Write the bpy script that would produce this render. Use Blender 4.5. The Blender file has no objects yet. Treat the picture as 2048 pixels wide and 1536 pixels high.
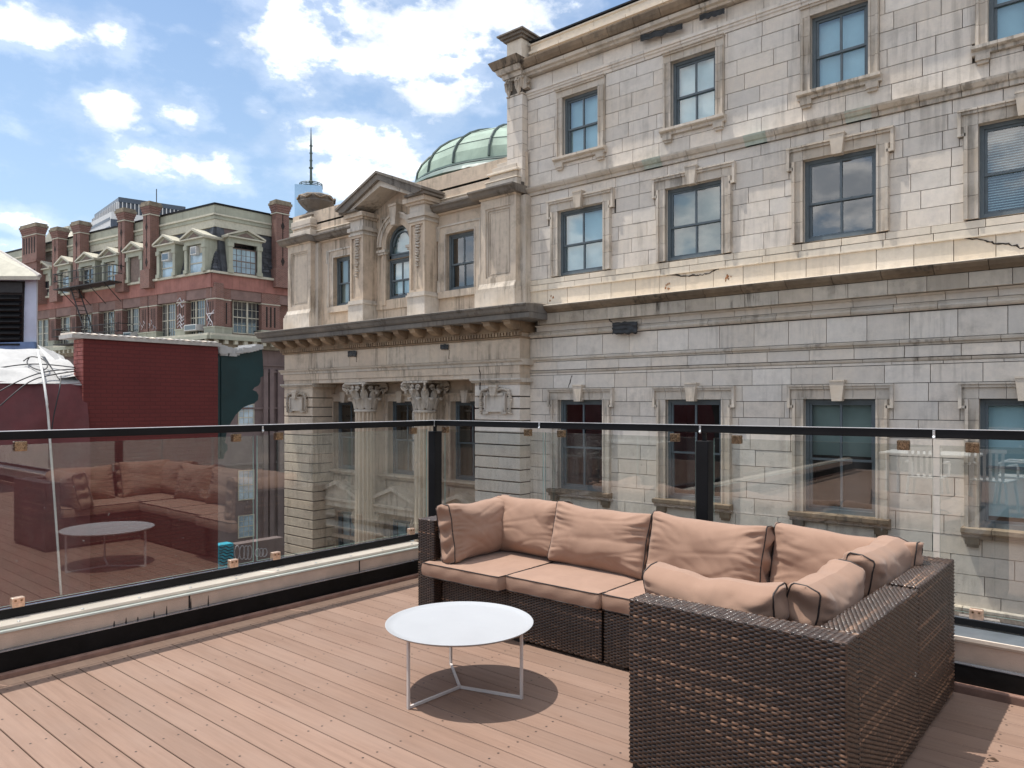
import bpy, math, random
import numpy as np
from mathutils import Vector, noise
random.seed(7)
SC = bpy.context.scene
COL = SC.collection
PI = math.pi

# ------------------------------------------------------------------ camera
EYE = 1.5
cam_d = bpy.data.cameras.new('camera'); cam = bpy.data.objects.new('camera', cam_d); COL.objects.link(cam)
cam_d.sensor_width = 36.0; cam_d.lens = 25.857; cam_d.shift_y = 0.01807
cam_d.clip_start = 0.05; cam_d.clip_end = 8000
cam.location = (0, 0, EYE); cam.rotation_euler = (PI/2, 0, math.radians(40))
SC.camera = cam

# ------------------------------------------------------------------ light
SUN_TO = Vector((-0.34, -0.15, 1.0)).normalized()
sun_d = bpy.data.lights.new('sun', 'SUN'); sun = bpy.data.objects.new('sun', sun_d); COL.objects.link(sun)
sun_d.energy = 2.9; sun_d.angle = math.radians(0.5); sun_d.color = (1.0, 0.955, 0.89)
sun.rotation_euler = SUN_TO.to_track_quat('Z', 'Y').to_euler()
sun.location = (0, 0, 60)
SC.view_settings.view_transform = 'Standard'; SC.view_settings.look = 'None'
SC.view_settings.exposure = 0.82; SC.view_settings.gamma = 1.0
SC.view_settings.use_curve_mapping = False
SC.cycles.transparent_max_bounces = 24
SC.cycles.max_bounces = 8; SC.cycles.diffuse_bounces = 4; SC.cycles.glossy_bounces = 4
SC.cycles.caustics_reflective = False; SC.cycles.caustics_refractive = False

# ------------------------------------------------------------------ node helpers
class NT:
    def __init__(s, tree): s.t = tree; s.n = tree.nodes; s.l = tree.links
    def add(s, typ, **kw):
        n = s.n.new(typ)
        for k, v in kw.items(): setattr(n, k, v)
        return n
    def put(s, sock, v):
        if isinstance(v, bpy.types.NodeSocket): s.l.new(v, sock)
        elif v is not None:
            if hasattr(sock, 'default_value'):
                try: sock.default_value = v
                except Exception: sock.default_value = (*v, 1.0) if len(v) == 3 else v
    def math(s, op, a, b=None, c=None, clamp=False):
        n = s.add('ShaderNodeMath', operation=op, use_clamp=clamp)
        s.put(n.inputs[0], a)
        if b is not None: s.put(n.inputs[1], b)
        if c is not None: s.put(n.inputs[2], c)
        return n.outputs[0]
    def mix(s, f, a, b, mode='MIX'):
        n = s.add('ShaderNodeMix', data_type='RGBA', blend_type=mode)
        s.put(n.inputs[0], f); s.put(n.inputs[6], a); s.put(n.inputs[7], b)
        return n.outputs[2]
    def noise(s, vec, scale, detail=4, rough=0.55):
        n = s.add('ShaderNodeTexNoise'); s.put(n.inputs['Vector'], vec)
        n.inputs['Scale'].default_value = scale; n.inputs['Detail'].default_value = detail
        n.inputs['Roughness'].default_value = rough
        return n.outputs[0]
    def mapv(s, vec, sc=(1, 1, 1), loc=(0, 0, 0), rot=(0, 0, 0)):
        n = s.add('ShaderNodeMapping'); s.put(n.inputs[0], vec)
        n.inputs['Location'].default_value = loc; n.inputs['Scale'].default_value = sc
        n.inputs['Rotation'].default_value = rot
        return n.outputs[0]
    def ramp(s, f, lo, hi, a=0.0, b=1.0, mode='SMOOTHSTEP'):
        n = s.add('ShaderNodeMapRange', interpolation_type=mode)
        s.put(n.inputs[0], f); n.inputs[1].default_value = lo; n.inputs[2].default_value = hi
        n.inputs[3].default_value = a; n.inputs[4].default_value = b
        return n.outputs[0]
def rgb(c): return (c[0], c[1], c[2], 1.0)
def scl(c, k): return tuple(min(1, x*k) for x in c)
def newmat(name):
    m = bpy.data.materials.new(name); m.use_nodes = True
    nt = NT(m.node_tree)
    for n in list(nt.n): nt.n.remove(n)
    out = nt.add('ShaderNodeOutputMaterial')
    return m, nt, out
def plain(name, col, rough=0.6, metal=0.0, var=0.12, vscale=6.0, bump=0.0, bscale=60, spec=0.5, dirt=0.0, tonevar=0.0, coat=0.0, streak=0.0, stretch=(1,1,1)):
    m, nt, out = newmat(name)
    p = nt.add('ShaderNodeBsdfPrincipled'); nt.l.new(p.outputs[0], out.inputs[0])
    g = nt.add('ShaderNodeNewGeometry').outputs['Position']
    gs = nt.mapv(g, stretch) if stretch != (1, 1, 1) else g
    n1 = nt.noise(gs, vscale, 5)
    c = nt.mix(nt.ramp(n1, 0.3, 0.7), rgb(scl(col, 1-var)), rgb(scl(col, 1+var)))
    if tonevar:
        t = nt.add('ShaderNodeAttribute', attribute_name='tone').outputs['Fac']
        c = nt.mix(1.0, c, nt.mix(t, rgb((1-tonevar,)*3), rgb((1+tonevar,)*3)), 'MULTIPLY')
    if dirt:
        n2 = nt.noise(g, vscale*0.35, 8, 0.7)
        c = nt.mix(nt.ramp(n2, 0.48, 0.75, 0, dirt), c, rgb(scl(col, 0.35)))
    if streak:
        n3 = nt.noise(nt.mapv(g, (7, 7, 0.55)), 1.0, 6, 0.65)
        c = nt.mix(nt.ramp(n3, 0.5, 0.72, 0, streak), c, rgb(scl(col, 0.3)))
    nt.put(p.inputs['Base Color'], c)
    r = nt.noise(g, vscale*2.3, 3)
    nt.put(p.inputs['Roughness'], nt.ramp(r, 0.2, 0.8, max(0.02, rough-0.08), min(1, rough+0.08), 'LINEAR'))
    p.inputs['Metallic'].default_value = metal
    p.inputs['Specular IOR Level'].default_value = spec
    if coat: p.inputs['Coat Weight'].default_value = coat
    if bump:
        b = nt.add('ShaderNodeBump'); b.inputs['Strength'].default_value = bump; b.inputs['Distance'].default_value = 0.01
        nt.put(b.inputs['Height'], nt.noise(gs, bscale, 4)); nt.l.new(b.outputs[0], p.inputs['Normal'])
    return m
def emis_glass(name, tint, add, mul=1.0, rough=0.0, ior=1.5, dust=0.0):
    m, nt, out = newmat(name)
    tr = nt.add('ShaderNodeBsdfTransparent'); tr.inputs[0].default_value = rgb(tint)
    gl = nt.add('ShaderNodeBsdfGlossy'); gl.inputs['Roughness'].default_value = rough
    fr = nt.add('ShaderNodeFresnel'); nt.l.new(nt.math('ADD', nt.math('MULTIPLY', nt.add('ShaderNodeNewGeometry').outputs['Backfacing'], 1/ior-ior), ior), fr.inputs[0])
    f = nt.math('ADD', nt.math('MULTIPLY', fr.outputs[0], mul), add, clamp=True)
    mx = nt.add('ShaderNodeMixShader'); nt.l.new(f, mx.inputs[0]); nt.l.new(tr.outputs[0], mx.inputs[1]); nt.l.new(gl.outputs[0], mx.inputs[2])
    last = mx.outputs[0]
    if dust:
        g = nt.add('ShaderNodeNewGeometry').outputs['Position']
        sp = nt.math('MULTIPLY', nt.ramp(nt.noise(g, 42.0, 2, 0.5), 0.70, 0.78), nt.ramp(nt.noise(g, 3.0, 3), 0.4, 0.65))
        film = nt.math('MULTIPLY', nt.ramp(nt.noise(nt.mapv(g, (3, 3, 0.6)), 1.5, 6, 0.65), 0.45, 0.8), 0.10)
        df = nt.add('ShaderNodeBsdfDiffuse'); df.inputs[0].default_value = (0.6, 0.6, 0.58, 1)
        m2 = nt.add('ShaderNodeMixShader'); nt.l.new(nt.math('MULTIPLY', nt.math('MAXIMUM', sp, film), dust, clamp=True), m2.inputs[0]); nt.l.new(last, m2.inputs[1]); nt.l.new(df.outputs[0], m2.inputs[2]); last = m2.outputs[0]
    nt.l.new(last, out.inputs[0])
    return m

# ------------------------------------------------------------------ mesh builder
ORG = {}
class MB:
    def __init__(s): s.v = []; s.f = []; s.m = []; s.t = []; s.tone = None
    def _add(s, vs, fs, mat=0, tone=None):
        b = len(s.v); s.v += [tuple(p) for p in vs]
        t = s.tone if tone is None else tone
        if t is None: t = 0.5
        for f in fs: s.f.append([b+i for i in f]); s.m.append(mat); s.t.append(t)
        return s
    def box(s, x0, x1, y0, y1, z0, z1, mat=0, tone=None):
        if x0 > x1: x0, x1 = x1, x0
        if y0 > y1: y0, y1 = y1, y0
        if z0 > z1: z0, z1 = z1, z0
        return s._add([(x0,y0,z0),(x1,y0,z0),(x1,y1,z0),(x0,y1,z0),(x0,y0,z1),(x1,y0,z1),(x1,y1,z1),(x0,y1,z1)],
            [(0,3,2,1),(4,5,6,7),(0,1,5,4),(1,2,6,5),(2,3,7,6),(3,0,4,7)], mat, tone)
    def quad(s, a, b, c, d, mat=0, tone=None): return s._add([a,b,c,d], [(0,1,2,3)], mat, tone)
    def poly(s, pts, mat=0, tone=None): return s._add(pts, [tuple(range(len(pts)))], mat, tone)
    def prism(s, pts, ax, a0, a1, mat=0, tone=None):
        """pts 2D; ax 'x': pts=(y,z), 'y': pts=(x,z), 'z': pts=(x,y)"""
        n = len(pts)
        def P(p, a):
            if ax == 'x': return (a, p[0], p[1])
            if ax == 'y': return (p[0], a, p[1])
            return (p[0], p[1], a)
        area = sum(pts[i][0]*pts[(i+1)%n][1]-pts[(i+1)%n][0]*pts[i][1] for i in range(n))
        if (area < 0): pts = pts[::-1]
        if a0 > a1: a0, a1 = a1, a0
        vs = [P(p, a0) for p in pts]+[P(p, a1) for p in pts]
        lo = tuple(range(n)); hi = tuple(range(n, 2*n))
        fs = [tuple(reversed(lo)), hi]+[(i, (i+1)%n, n+(i+1)%n, n+i) for i in range(n)]
        if ax == 'y': fs = [tuple(reversed(f)) for f in fs]
        return s._add(vs, fs, mat, tone)
    def tube(s, path, r, n=6, mat=0, tone=None, cap=True, square=False):
        path = [Vector(p) for p in path]; k = len(path); rings = []
        up = Vector((0, 0, 1)); vs = []; fs = []
        for i, p in enumerate(path):
            d = (path[min(i+1, k-1)]-path[max(i-1, 0)]).normalized()
            a = d.cross(up)
            if a.length < 1e-4: a = d.cross(Vector((0, 1, 0)))
            a.normalize(); b = a.cross(d).normalized()
            rr = r[i] if isinstance(r, (list, tuple)) else r
            off = PI/4 if square else 0
            for j in range(n):
                t = 2*PI*j/n+off; vs.append(p+(a*math.cos(t)+b*math.sin(t))*rr)
        for i in range(k-1):
            for j in range(n):
                fs.append((i*n+j, i*n+(j+1)%n, (i+1)*n+(j+1)%n, (i+1)*n+j))
        if cap: fs.append(tuple(reversed(range(n)))); fs.append(tuple((k-1)*n+j for j in range(n)))
        return s._add(vs, fs, mat, tone)
    def lathe(s, prof, cx, cy, n=24, mat=0, tone=None, rf=None, cap=True, a0=0.0):
        vs = []; fs = []; k = len(prof)
        for (r, z) in prof:
            for j in range(n):
                t = 2*PI*j/n+a0; rr = r*(rf(j) if rf else 1)
                vs.append((cx+rr*math.cos(t), cy+rr*math.sin(t), z))
        for i in range(k-1):
            for j in range(n): fs.append((i*n+j, i*n+(j+1)%n, (i+1)*n+(j+1)%n, (i+1)*n+j))
        if cap: fs.append(tuple(reversed(range(n)))); fs.append(tuple((k-1)*n+j for j in range(n)))
        return s._add(vs, fs, mat, tone)
    def grid(s, fn, nu, nv, mat=0, tone=None, flip=False):
        vs = [fn(i/nu, j/nv) for j in range(nv+1) for i in range(nu+1)]
        fs = []
        for j in range(nv):
            for i in range(nu):
                a = j*(nu+1)+i; q = (a, a+1, a+nu+2, a+nu+1)
                fs.append(q[::-1] if flip else q)
        return s._add(vs, fs, mat, tone)
    def obox(s, O, e, n, s0, s1, d0, d1, z0, z1, mat=0, tone=None):
        """box in a facade frame: along e, outwards n"""
        P = lambda a, d, z: (O[0]+e[0]*a+n[0]*d, O[1]+e[1]*a+n[1]*d, z)
        if s0 > s1: s0, s1 = s1, s0
        if d0 > d1: d0, d1 = d1, d0
        vs = [P(s0,d0,z0),P(s1,d0,z0),P(s1,d1,z0),P(s0,d1,z0),P(s0,d0,z1),P(s1,d0,z1),P(s1,d1,z1),P(s0,d1,z1)]
        fs = [(0,3,2,1),(4,5,6,7),(0,1,5,4),(1,2,6,5),(2,3,7,6),(3,0,4,7)]
        if e[0]*n[1]-e[1]*n[0] < 0: fs = [f[::-1] for f in fs]
        return s._add(vs, fs, mat, tone)
    def oprism(s, O, e, n, pts, d0, d1, mat=0, tone=None):
        """polygon of (s,z) extruded outwards from d0 to d1"""
        P = lambda p, d: (O[0]+e[0]*p[0]+n[0]*d, O[1]+e[1]*p[0]+n[1]*d, p[1])
        k = len(pts); vs = [P(p, d0) for p in pts]+[P(p, d1) for p in pts]
        fs = [tuple(range(k)), tuple(reversed(range(k, 2*k)))]+[(i, k+i, k+(i+1)%k, (i+1)%k) for i in range(k)]
        area = sum(pts[i][0]*pts[(i+1)%k][1]-pts[(i+1)%k][0]*pts[i][1] for i in range(k))
        if (area > 0) == (e[0]*n[1]-e[1]*n[0] > 0): fs = fs
        else: fs = [f[::-1] for f in fs]
        return s._add(vs, fs, mat, tone)
    def build(s, name, mats, parent=None, label=None, smooth=False, local=False, bevel=0.0, kind=None, cat=None, group=None, org=None, loc=None, rz=0.0):
        me = bpy.data.meshes.new(name)
        o3 = Vector((0, 0, 0))
        if parent is not None and not local: o3 = Vector(ORG.get(parent.name, (0, 0, 0)))
        if org is not None: o3 = Vector(org)
        vs = s.v if o3.length == 0 else [(p[0]-o3[0], p[1]-o3[1], p[2]-o3[2]) for p in s.v]
        me.from_pydata(vs, [], s.f)
        if not isinstance(mats, (list, tuple)): mats = [mats]
        for m in mats: me.materials.append(m)
        if len(mats) > 1: me.polygons.foreach_set('material_index', s.m)
        a = me.attributes.new('tone', 'FLOAT', 'FACE'); a.data.foreach_set('value', s.t)
        if smooth: me.polygons.foreach_set('use_smooth', [True]*len(me.polygons))
        me.update()
        o = bpy.data.objects.new(name, me); COL.objects.link(o)
        if parent is not None:
            o.parent = parent; ORG[o.name] = ORG.get(parent.name, (0, 0, 0))
        elif org is not None: o.location = org; ORG[o.name] = org
        if loc is not None: o.location = loc; o.rotation_euler = (0, 0, rz)
        if bevel:
            b = o.modifiers.new('bevel', 'BEVEL'); b.width = bevel; b.segments = 2; b.limit_method = 'ANGLE'
        tag(o, label, cat, group, kind)
        return o
def tag(o, label=None, cat=None, group=None, kind=None):
    if label: o['label'] = label
    if cat: o['category'] = cat
    if group: o['group'] = group
    if kind: o['kind'] = kind
    return o
def thing(name, label, cat, loc=(0, 0, 0), rz=0.0, group=None):
    o = bpy.data.objects.new(name, None); COL.objects.link(o)
    o.location = loc; o.rotation_euler = (0, 0, rz); o.empty_display_size = 0.2
    ORG[o.name] = tuple(loc)
    return tag(o, label, cat, group)
def copy_tree(o, parent=None):
    c = o.copy(); COL.objects.link(c)
    if parent is not None: c.parent = parent
    ORG[c.name] = ORG.get(o.name, (0, 0, 0))
    for ch in list(o.children): copy_tree(ch, c)
    return c

# measured directions: angles seen in the photograph turned into points on real planes of the place
C40, S40 = math.cos(math.radians(40)), math.sin(math.radians(40))
F_PX = 1471.0
def ab(u):
    p = u-1024.0
    return p*C40-F_PX*S40, p*S40+F_PX*C40
def XY(u, Y): a, b = ab(u); return Y*a/b                 # X where the bearing u crosses the plane Y
def YX(u, X): a, b = ab(u); return X*b/a                 # Y where it crosses the plane X
def ZY(u, v, Y): a, b = ab(u); return EYE+Y/b*(805.0-v)  # height of (u,v) on the plane Y
def ZX(u, v, X): a, b = ab(u); return EYE+X/a*(805.0-v)
def ZD(v, D): return EYE+D/F_PX*(805.0-v)
def PD(u, D):                                            # ground point at forward distance D
    r = (u-1024.0)/F_PX*D
    return (r*C40-D*S40, r*S40+D*C40)
class Fac:
    """a facade: corner O, direction e along it, outward normal n"""
    def __init__(s, u0, D, vp):
        s.O = PD(u0, D)
        d = (vp-1024.0, F_PX); L = math.hypot(*d); r, f = d[0]/L, d[1]/L
        s.e = (r*C40-f*S40, r*S40+f*C40)
        n = (s.e[1], -s.e[0])
        if n[0]*s.O[0]+n[1]*s.O[1] > 0: n = (-n[0], -n[1])
        s.n = n
    def at(s, u, d=0.0):
        a, b = ab(u); ox, oy = s.O[0]+s.n[0]*d, s.O[1]+s.n[1]*d
        # O + e*k parallel to (a,b):  (ox+ex k)*b = (oy+ey k)*a
        return (oy*a-ox*b)/(s.e[0]*b-s.e[1]*a)
    def z(s, u, v, d=0.0):
        k = s.at(u, d); a, b = ab(u)
        x = s.O[0]+s.n[0]*d+s.e[0]*k; y = s.O[1]+s.n[1]*d+s.e[1]*k
        t = math.hypot(x, y)/math.hypot(a, b)
        return EYE+t*(805.0-v)
    def P(s, k, d, z): return (s.O[0]+s.e[0]*k+s.n[0]*d, s.O[1]+s.e[1]*k+s.n[1]*d, z)
# ------------------------------------------------------------------ sky
W = bpy.data.worlds.new('World'); SC.world = W; W.use_nodes = True
nt = NT(W.node_tree)
for n in list(nt.n): nt.n.remove(n)
wout = nt.add('ShaderNodeOutputWorld'); bg = nt.add('ShaderNodeBackground'); nt.l.new(bg.outputs[0], wout.inputs[0])
SKY_STR = 0.15
bg.inputs[1].default_value = SKY_STR
sky = nt.add('ShaderNodeTexSky', sky_type='NISHITA')
sky.sun_disc = False
sky.sun_elevation = math.asin(SUN_TO.z); sky.sun_rotation = math.atan2(SUN_TO.x, SUN_TO.y)
sky.air_density = 1.0; sky.dust_density = 0.6; sky.ozone_density = 1.5
dv = nt.add('ShaderNodeTexCoord').outputs['Generated']
sep = nt.add('ShaderNodeSeparateXYZ'); nt.l.new(dv, sep.inputs[0])
az = nt.math('ARCTAN2', sep.outputs[1], sep.outputs[0])
el = nt.math('ARCSINE', sep.outputs[2])
def azel(u, v):
    a, b = ab(u); n = math.hypot(a, b)
    return math.atan2(b, a), math.atan2((805.0-v), n)
# cloud banks: bearing, height, half width, half height (in measured units), weight
CL = [(660,95,150,95,1.0),(800,60,190,110,1.1),(930,40,150,90,1.0),(1040,40,70,120,.8),(880,195,110,40,1.0),(960,190,60,45,.9),
      (60,45,120,50,.95),(210,60,50,45,.8),(110,60,40,50,.7),(215,222,68,38,1.0),(372,230,58,36,1.0),(282,258,30,16,.7),(520,220,32,22,.8),
      (380,335,105,48,1.0),(330,300,40,30,.6),(440,360,60,25,.8),(560,290,80,34,.62),(640,270,110,50,.72),(750,280,80,50,.72),(710,355,150,40,.85),(820,335,70,36,.72),
      (720,188,30,18,.55),(30,440,80,30,.85),(30,490,120,18,.7),(370,60,45,12,.6),(1140,10,50,25,.6),(430,85,20,10,.5)]
tot = None
for (u, v, hw, hh, wgt) in CL:
    a0, e0 = azel(u, v); a1, _ = azel(u+hw, v); _, e1 = azel(u, v-hh)
    da = abs(a1-a0); de = abs(e1-e0)
    x = nt.math('MULTIPLY', nt.math('SUBTRACT', az, a0), 0.82/da)
    y = nt.math('MULTIPLY', nt.math('SUBTRACT', el, e0), 0.82/de)
    r2 = nt.math('ADD', nt.math('MULTIPLY', x, x), nt.math('MULTIPLY', y, y))
    g = nt.math('MULTIPLY', nt.math('EXPONENT', nt.math('MULTIPLY', r2, -0.9)), wgt)
    tot = g if tot is None else nt.math('MAXIMUM', tot, g)
# scattered, mostly unseen cumulus beyond the measured banks, thickened to brighten shaded walls
fwd = (-S40, C40)
dotf = nt.math('ADD', nt.math('MULTIPLY', sep.outputs[0], fwd[0]), nt.math('MULTIPLY', sep.outputs[1], fwd[1]))
away = nt.ramp(dotf, 0.55, 0.80, 1.0, 0.0)
high = nt.ramp(el, 0.52, 0.66, 0.0, 1.0)
gen = nt.ramp(nt.noise(nt.mapv(dv, (1, 1, 2.0)), 3.1, 3, 0.5), 0.40, 0.58, 0.0, 1.0)
tot = nt.math('MAXIMUM', tot, nt.math('MULTIPLY', gen, nt.math('MAXIMUM', away, high)))
nv = nt.mapv(dv, (1, 1, 1.8))
fb = nt.noise(nv, 9.0, 8, 0.58)
fb2 = nt.noise(nv, 44.0, 6, 0.6)
dens = nt.math('ADD', tot, nt.math('MULTIPLY', nt.math('SUBTRACT', fb, 0.5), 2.5))
dens = nt.math('ADD', dens, nt.math('MULTIPLY', nt.math('SUBTRACT', fb2, 0.5), 0.45))
cov = nt.ramp(dens, 0.40, 0.92)
thin = nt.math('MULTIPLY', nt.ramp(dens, 0.0, 0.5, 0.0, 0.16), 1.0)
cov = nt.math('MAXIMUM', cov, thin)
shade = nt.ramp(nt.noise(nt.mapv(dv, (1, 1, 1.8), (0, 0, 0.02)), 11.0, 6, 0.6), 0.40, 0.60)
ccol = nt.mix(shade, rgb((3.9, 4.15, 4.5)), rgb((7.4, 7.3, 7.2)))
skyc = nt.mix(1.0, sky.outputs[0], rgb((0.61, 0.655, 0.67)), 'MULTIPLY')
# light summer mist towards the horizon, the same all round
mist = nt.ramp(el, -0.05, 0.50, 0.58, 0.12, 'LINEAR')
skyc = nt.mix(mist, skyc, rgb((2.45, 3.0, 3.45)))
fin = nt.mix(nt.math('MULTIPLY', cov, 0.96), skyc, ccol)
nt.l.new(fin, bg.inputs[0])

# ------------------------------------------------------------------ materials
M = {}
def stone(name, col, warm, tonevar=0.16, streak=0.35, dirt=0.25, joint=False):
    m, nt, out = newmat(name)
    p = nt.add('ShaderNodeBsdfPrincipled'); nt.l.new(p.outputs[0], out.inputs[0])
    g = nt.add('ShaderNodeNewGeometry').outputs['Position']
    t = nt.add('ShaderNodeAttribute', attribute_name='tone').outputs['Fac']
    c = nt.mix(nt.ramp(nt.noise(g, 0.9, 6, 0.6), 0.35, 0.68), rgb(col), rgb(warm))
    c = nt.mix(1.0, c, nt.mix(t, rgb((1-tonevar,)*3), rgb((1+tonevar,)*3)), 'MULTIPLY')
    hue = nt.math('FRACT', nt.math('MULTIPLY', t, 41.7))
    c = nt.mix(1.0, c, nt.mix(hue, rgb((1.0, 1.0, 0.995)), rgb((1.03, 0.985, 0.93))), 'MULTIPLY')
    c = nt.mix(nt.ramp(nt.noise(g, 7.0, 7, 0.65), 0.3, 0.7, 0.0, 0.35), c, rgb(scl(col, 0.72)))
    st = nt.noise(nt.mapv(g, (9, 9, 0.7)), 1.0, 7, 0.62)
    smask = nt.ramp(nt.noise(g, 0.75, 4, 0.6), 0.46, 0.64)
    c = nt.mix(nt.math('MULTIPLY', nt.ramp(st, 0.44, 0.64, 0, streak), nt.math('ADD', nt.math('MULTIPLY', smask, 1.25), 0.12), clamp=True), c, rgb((0.055, 0.045, 0.035)))
    dd = nt.noise(g, 1.7, 9, 0.72)
    c = nt.mix(nt.ramp(dd, 0.5, 0.74, 0, dirt), c, rgb((0.10, 0.085, 0.07)))
    nt.put(p.inputs['Base Color'], c)
    p.inputs['Roughness'].default_value = 0.86; p.inputs['Specular IOR Level'].default_value = 0.25
    b = nt.add('ShaderNodeBump'); b.inputs['Strength'].default_value = 0.35; b.inputs['Distance'].default_value = 0.012
    h = nt.math('ADD', nt.noise(g, 22.0, 8, 0.65), nt.math('MULTIPLY', nt.noise(g, 4.0, 4), 0.8))
    nt.put(b.inputs['Height'], h); nt.l.new(b.outputs[0], p.inputs['Normal'])
    return m
M['stone'] = stone('limestone_grey', (0.68, 0.625, 0.565), (0.71, 0.64, 0.56), 0.11, 0.20, 0.26)
M['stone_cream'] = stone('limestone_cream_with_bounce', (0.70, 0.62, 0.51), (0.73, 0.65, 0.55), 0.08, 0.12, 0.14)  # cream tone; over the main cornice it also carries bounced sunlight
M['stone_warm'] = stone('limestone_warm', (0.58, 0.48, 0.385), (0.63, 0.53, 0.42), 0.08, 0.40, 0.42)
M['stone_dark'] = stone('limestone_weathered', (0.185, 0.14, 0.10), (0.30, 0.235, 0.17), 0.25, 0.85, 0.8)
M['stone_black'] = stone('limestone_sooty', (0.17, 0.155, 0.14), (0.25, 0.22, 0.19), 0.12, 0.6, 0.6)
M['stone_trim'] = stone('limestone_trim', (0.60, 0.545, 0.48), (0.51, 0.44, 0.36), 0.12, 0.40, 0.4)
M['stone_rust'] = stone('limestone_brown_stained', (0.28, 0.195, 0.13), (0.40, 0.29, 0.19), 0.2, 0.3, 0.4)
M['stone_band'] = stone('limestone_streaked', (0.42, 0.37, 0.31), (0.50, 0.44, 0.365), 0.2, 0.9, 0.6)
M['stone_flute'] = stone('limestone_fluted', (0.62, 0.53, 0.43), (0.66, 0.57, 0.46), 0.05, 0.05, 0.2)
M['mortar'] = plain('dark_mortar', (0.10, 0.085, 0.07), 0.95, var=0.2)
M['winframe'] = plain('blue_grey_window_paint', (0.105, 0.130, 0.145), 0.5, var=0.1, streak=0.15)
M['winframe_pale'] = plain('pale_grey_window_paint', (0.24, 0.26, 0.27), 0.5, var=0.1, streak=0.15)
M['room'] = plain('dark_room', (0.035, 0.03, 0.028), 0.9, var=0.3, vscale=2)
M['blind_blue'] = plain('sky_tinted_roller_blind', (0.60, 0.76, 0.80), 0.8, var=0.10, vscale=1.5)  # pale blind with the blue sky reflection of the panes put in
M['blind_green'] = plain('grey_green_roller_blind', (0.30, 0.335, 0.30), 0.8, var=0.1, vscale=1.5)
M['blind_white'] = plain('white_slat_blind', (0.62, 0.70, 0.70), 0.7, var=0.05)
M['winglass'] = emis_glass('window_glass', (0.82, 0.93, 0.95), 0.15, 1.3)
M['railglass'] = emis_glass('rail_glass', (0.96, 0.978, 0.965), 0.10, 1.0, dust=0.5)
M['glassedge'] = plain('glass_edge', (0.30, 0.46, 0.42), 0.15, var=0.1, coat=0.5)
M['black'] = plain('black_powder_coat', (0.008, 0.008, 0.009), 0.45, var=0.25, vscale=3, spec=0.22)
M['blackmatte'] = plain('black_membrane', (0.005, 0.0045, 0.0045), 0.55, var=0.5, vscale=5, bump=0.3, bscale=20, spec=0.2)
M['brass'] = plain('worn_brass', (0.36, 0.25, 0.16), 0.28, metal=1.0, var=0.35, vscale=60)
M['brass_sunlit'] = plain('sunlit_copper_plate', (0.85, 0.60, 0.45), 0.42, metal=0.9, var=0.15, vscale=60)  # lit copy of the clamp brass: sunlight put into the colour
M['steel'] = plain('brushed_steel', (0.75, 0.75, 0.74), 0.35, metal=1.0, var=0.1, vscale=80)
M['creamcap'] = plain('cream_coping', (0.72, 0.62, 0.52), 0.7, var=0.07, dirt=0.2, vscale=4, bump=0.1)
M['drip'] = plain('pale_drip_edge', (0.62, 0.64, 0.57), 0.5, var=0.06)
M['fascia'] = plain('buff_render', (0.60, 0.45, 0.35), 0.85, var=0.10, vscale=5, bump=0.25, bscale=150, dirt=0.18)
M['cap_shaded'] = plain('shaded_blue_grey_coping', (0.17, 0.19, 0.21), 0.35, metal=0.3, var=0.15, vscale=5)  # right coping's copy: shade and sky reflection put into its blue-grey
M['trimbrown'] = plain('brown_edge_trim', (0.24, 0.135, 0.10), 0.55, var=0.2, vscale=12)
M['white'] = plain('white_powder_coat', (0.385, 0.395, 0.41), 0.45, var=0.015, vscale=3, bump=0.03, bscale=300)
M['offwhite'] = plain('white_painted_steel', (0.60, 0.55, 0.52), 0.4, var=0.03)
M['whiteplastic'] = plain('white_plastic', (0.75, 0.74, 0.70), 0.4, var=0.03)
def m_deck():
    m, nt, out = newmat('composite_decking')
    p = nt.add('ShaderNodeBsdfPrincipled'); nt.l.new(p.outputs[0], out.inputs[0])
    g = nt.add('ShaderNodeNewGeometry').outputs['Position']
    t = nt.add('ShaderNodeAttribute', attribute_name='tone').outputs['Fac']
    n1 = nt.noise(nt.mapv(g, (2.0, 40, 10)), 1.0, 7, 0.6)
    n2 = nt.noise(nt.mapv(g, (1.2, 3, 1)), 1.3, 7, 0.65)
    c = nt.mix(nt.ramp(n1, 0.3, 0.7), rgb((0.216, 0.135, 0.098)), rgb((0.268, 0.171, 0.125)))
    c = nt.mix(nt.ramp(n2, 0.35, 0.7, 0, 0.6), c, rgb((0.267, 0.181, 0.139)))
    c = nt.mix(1.0, c, nt.mix(t, rgb((0.89, 0.885, 0.88)), rgb((1.07, 1.07, 1.07))), 'MULTIPLY')
    n3 = nt.noise(g, 1.1, 9, 0.75)
    c = nt.mix(nt.ramp(n3, 0.56, 0.72, 0, 0.16), c, rgb((0.15, 0.095, 0.075)))
    n4 = nt.noise(g, 26.0, 8, 0.8)
    c = nt.mix(nt.ramp(n4, 0.6, 0.75, 0, 0.22), c, rgb((0.15, 0.10, 0.08)))
    nt.put(p.inputs['Base Color'], c); p.inputs['Roughness'].default_value = 0.68; p.inputs['Specular IOR Level'].default_value = 0.3
    b = nt.add('ShaderNodeBump'); b.inputs['Strength'].default_value = 0.25; b.inputs['Distance'].default_value = 0.002
    nt.put(b.inputs['Height'], nt.noise(nt.mapv(g, (6, 120, 10)), 1.0, 5, 0.6)); nt.l.new(b.outputs[0], p.inputs['Normal'])
    return m
M['deck'] = m_deck()
M['gap'] = plain('dark_joist_gap', (0.02, 0.014, 0.012), 0.9, var=0.2)
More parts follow.
